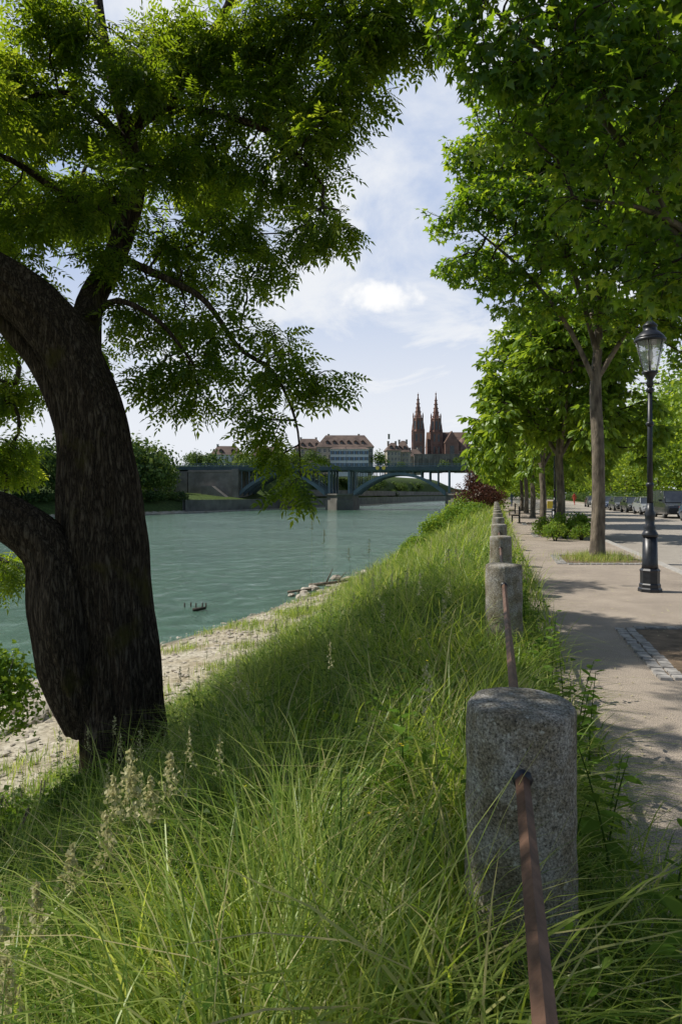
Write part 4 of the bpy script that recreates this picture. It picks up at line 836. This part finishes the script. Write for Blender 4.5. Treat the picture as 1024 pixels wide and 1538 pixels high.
# ------------------------------------------------------------------ sky, sun, camera
wd=bpy.data.worlds.new('World'); sc.world=wd; wd.use_nodes=True; nt=wd.node_tree; nt.nodes.clear()
out=nt.nodes.new('ShaderNodeOutputWorld'); bg=nt.nodes.new('ShaderNodeBackground'); sky=nt.nodes.new('ShaderNodeTexSky'); sky.sky_type='NISHITA'; sky.sun_disc=False
EL,AZ=50,-80
sky.sun_elevation=math.radians(EL); sky.sun_rotation=math.radians(AZ%360); sky.air_density=1.0; sky.dust_density=.8; sky.ozone_density=1.5
bg.inputs[1].default_value=.1
tc=nt.nodes.new('ShaderNodeTexCoord'); sx=nt.nodes.new('ShaderNodeSeparateXYZ'); nt.links.new(tc.outputs['Generated'],sx.inputs[0])
def mth(op,a,b=None,c=None):
    n=nt.nodes.new('ShaderNodeMath'); n.operation=op
    for i,v in enumerate((a,b,c)):
        if v is None: continue
        if isinstance(v,(int,float)): n.inputs[i].default_value=v
        else: nt.links.new(v,n.inputs[i])
    return n.outputs[0]
def mrange(src,a,b,c,d,sm=True):
    n=nt.nodes.new('ShaderNodeMapRange'); n.interpolation_type='SMOOTHSTEP' if sm else 'LINEAR'
    n.inputs['From Min'].default_value=a; n.inputs['From Max'].default_value=b; n.inputs['To Min'].default_value=c; n.inputs['To Max'].default_value=d; nt.links.new(src,n.inputs[0]); return n.outputs[0]
zz=mth('ADD',mth('MAXIMUM',sx.outputs[2],0.),.12); cx_=mth('DIVIDE',sx.outputs[0],zz); cy_=mth('DIVIDE',sx.outputs[1],zz)
cb=nt.nodes.new('ShaderNodeCombineXYZ'); nt.links.new(cx_,cb.inputs[0]); nt.links.new(cy_,cb.inputs[1])
mp=nt.nodes.new('ShaderNodeMapping'); mp.inputs['Scale'].default_value=(1.2,.7,1); mp.inputs['Rotation'].default_value=(0,0,.5); mp.inputs['Location'].default_value=(3.1,1.7,0); nt.links.new(cb.outputs[0],mp.inputs[0])
nn=nt.nodes.new('ShaderNodeTexNoise'); nn.inputs['Scale'].default_value=1.5; nn.inputs['Detail'].default_value=9; nn.inputs['Roughness'].default_value=.6; nn.inputs['Distortion'].default_value=.6; nt.links.new(mp.outputs[0],nn.inputs['Vector'])
cov=mrange(nn.outputs['Fac'],.36,.66,.1,1.)
hz=mrange(sx.outputs[2],.40,.06,0,.95)
cvo=mth('MAXIMUM',cov,hz)
# the bright cloud veil thins out overhead and behind
msk=mth('MULTIPLY',mrange(sx.outputs[1],.2,.75,.08,1.),mrange(sx.outputs[2],.8,.55,.1,1.))
cvo=mth('MULTIPLY',cvo,msk)
def blob(tx,tz,rx,rz,amp):
    a=mth('DIVIDE',mth('SUBTRACT',mth('DIVIDE',sx.outputs[0],mth('MAXIMUM',sx.outputs[1],.01)),tx),rx); b=mth('DIVIDE',mth('SUBTRACT',mth('DIVIDE',sx.outputs[2],mth('MAXIMUM',sx.outputs[1],.01)),tz),rz)
    d=mth('SQRT',mth('ADD',mth('MULTIPLY',a,a),mth('MULTIPLY',b,b)))
    n2=nt.nodes.new('ShaderNodeTexNoise'); n2.inputs['Scale'].default_value=42; n2.inputs['Detail'].default_value=7; nt.links.new(tc.outputs['Generated'],n2.inputs['Vector'])
    v=mth('ADD',d,mth('MULTIPLY',mth('SUBTRACT',n2.outputs['Fac'],.5),2.4))
    return mth('MULTIPLY',mrange(v,1.35,.4,0,1.),amp)
cu=mth('MAXIMUM',blob(.062,.29,.045,.02,.95),blob(.02,.39,.02,.012,.4))
cu=mth('MINIMUM',cu,mth('GREATER_THAN',sx.outputs[1],0.))
m0=nt.nodes.new('ShaderNodeMix'); m0.data_type='RGBA'; nt.links.new(mth('MULTIPLY',msk,.85),m0.inputs[0]); nt.links.new(sky.outputs[0],m0.inputs[6]); m0.inputs[7].default_value=(4.6,5.8,8.4,1)
mx=nt.nodes.new('ShaderNodeMix'); mx.data_type='RGBA'; nt.links.new(cvo,mx.inputs[0]); nt.links.new(m0.outputs[2],mx.inputs[6]); mx.inputs[7].default_value=(8.5,8.8,9.3,1)
mx2=nt.nodes.new('ShaderNodeMix'); mx2.data_type='RGBA'; nt.links.new(cu,mx2.inputs[0]); nt.links.new(mx.outputs[2],mx2.inputs[6]); mx2.inputs[7].default_value=(10.2,10.2,10.2,1)
nt.links.new(mx2.outputs[2],bg.inputs[0]); nt.links.new(bg.outputs[0],out.inputs[0])
sl=bpy.data.lights.new('sun','SUN'); sl.energy=5; sl.angle=math.radians(.5); sl.color=(1,.95,.87); so=bpy.data.objects.new('sun',sl); COL.objects.link(so)
az=math.radians(AZ);el=math.radians(EL); dv=Vector((math.sin(az)*math.cos(el),math.cos(az)*math.cos(el),math.sin(el))); so.rotation_euler=dv.to_track_quat('Z','Y').to_euler(); so.location=(-20,20,40)
cam=bpy.data.cameras.new('camera'); cam.sensor_fit='VERTICAL'; cam.sensor_height=36; cam.lens=24; cam.shift_y=-.0176; cam.clip_end=8000; cam.clip_start=.05
co=bpy.data.objects.new('camera',cam); co.location=(0,0,1.6); co.rotation_euler=(math.radians(90),0,0); COL.objects.link(co); sc.camera=co
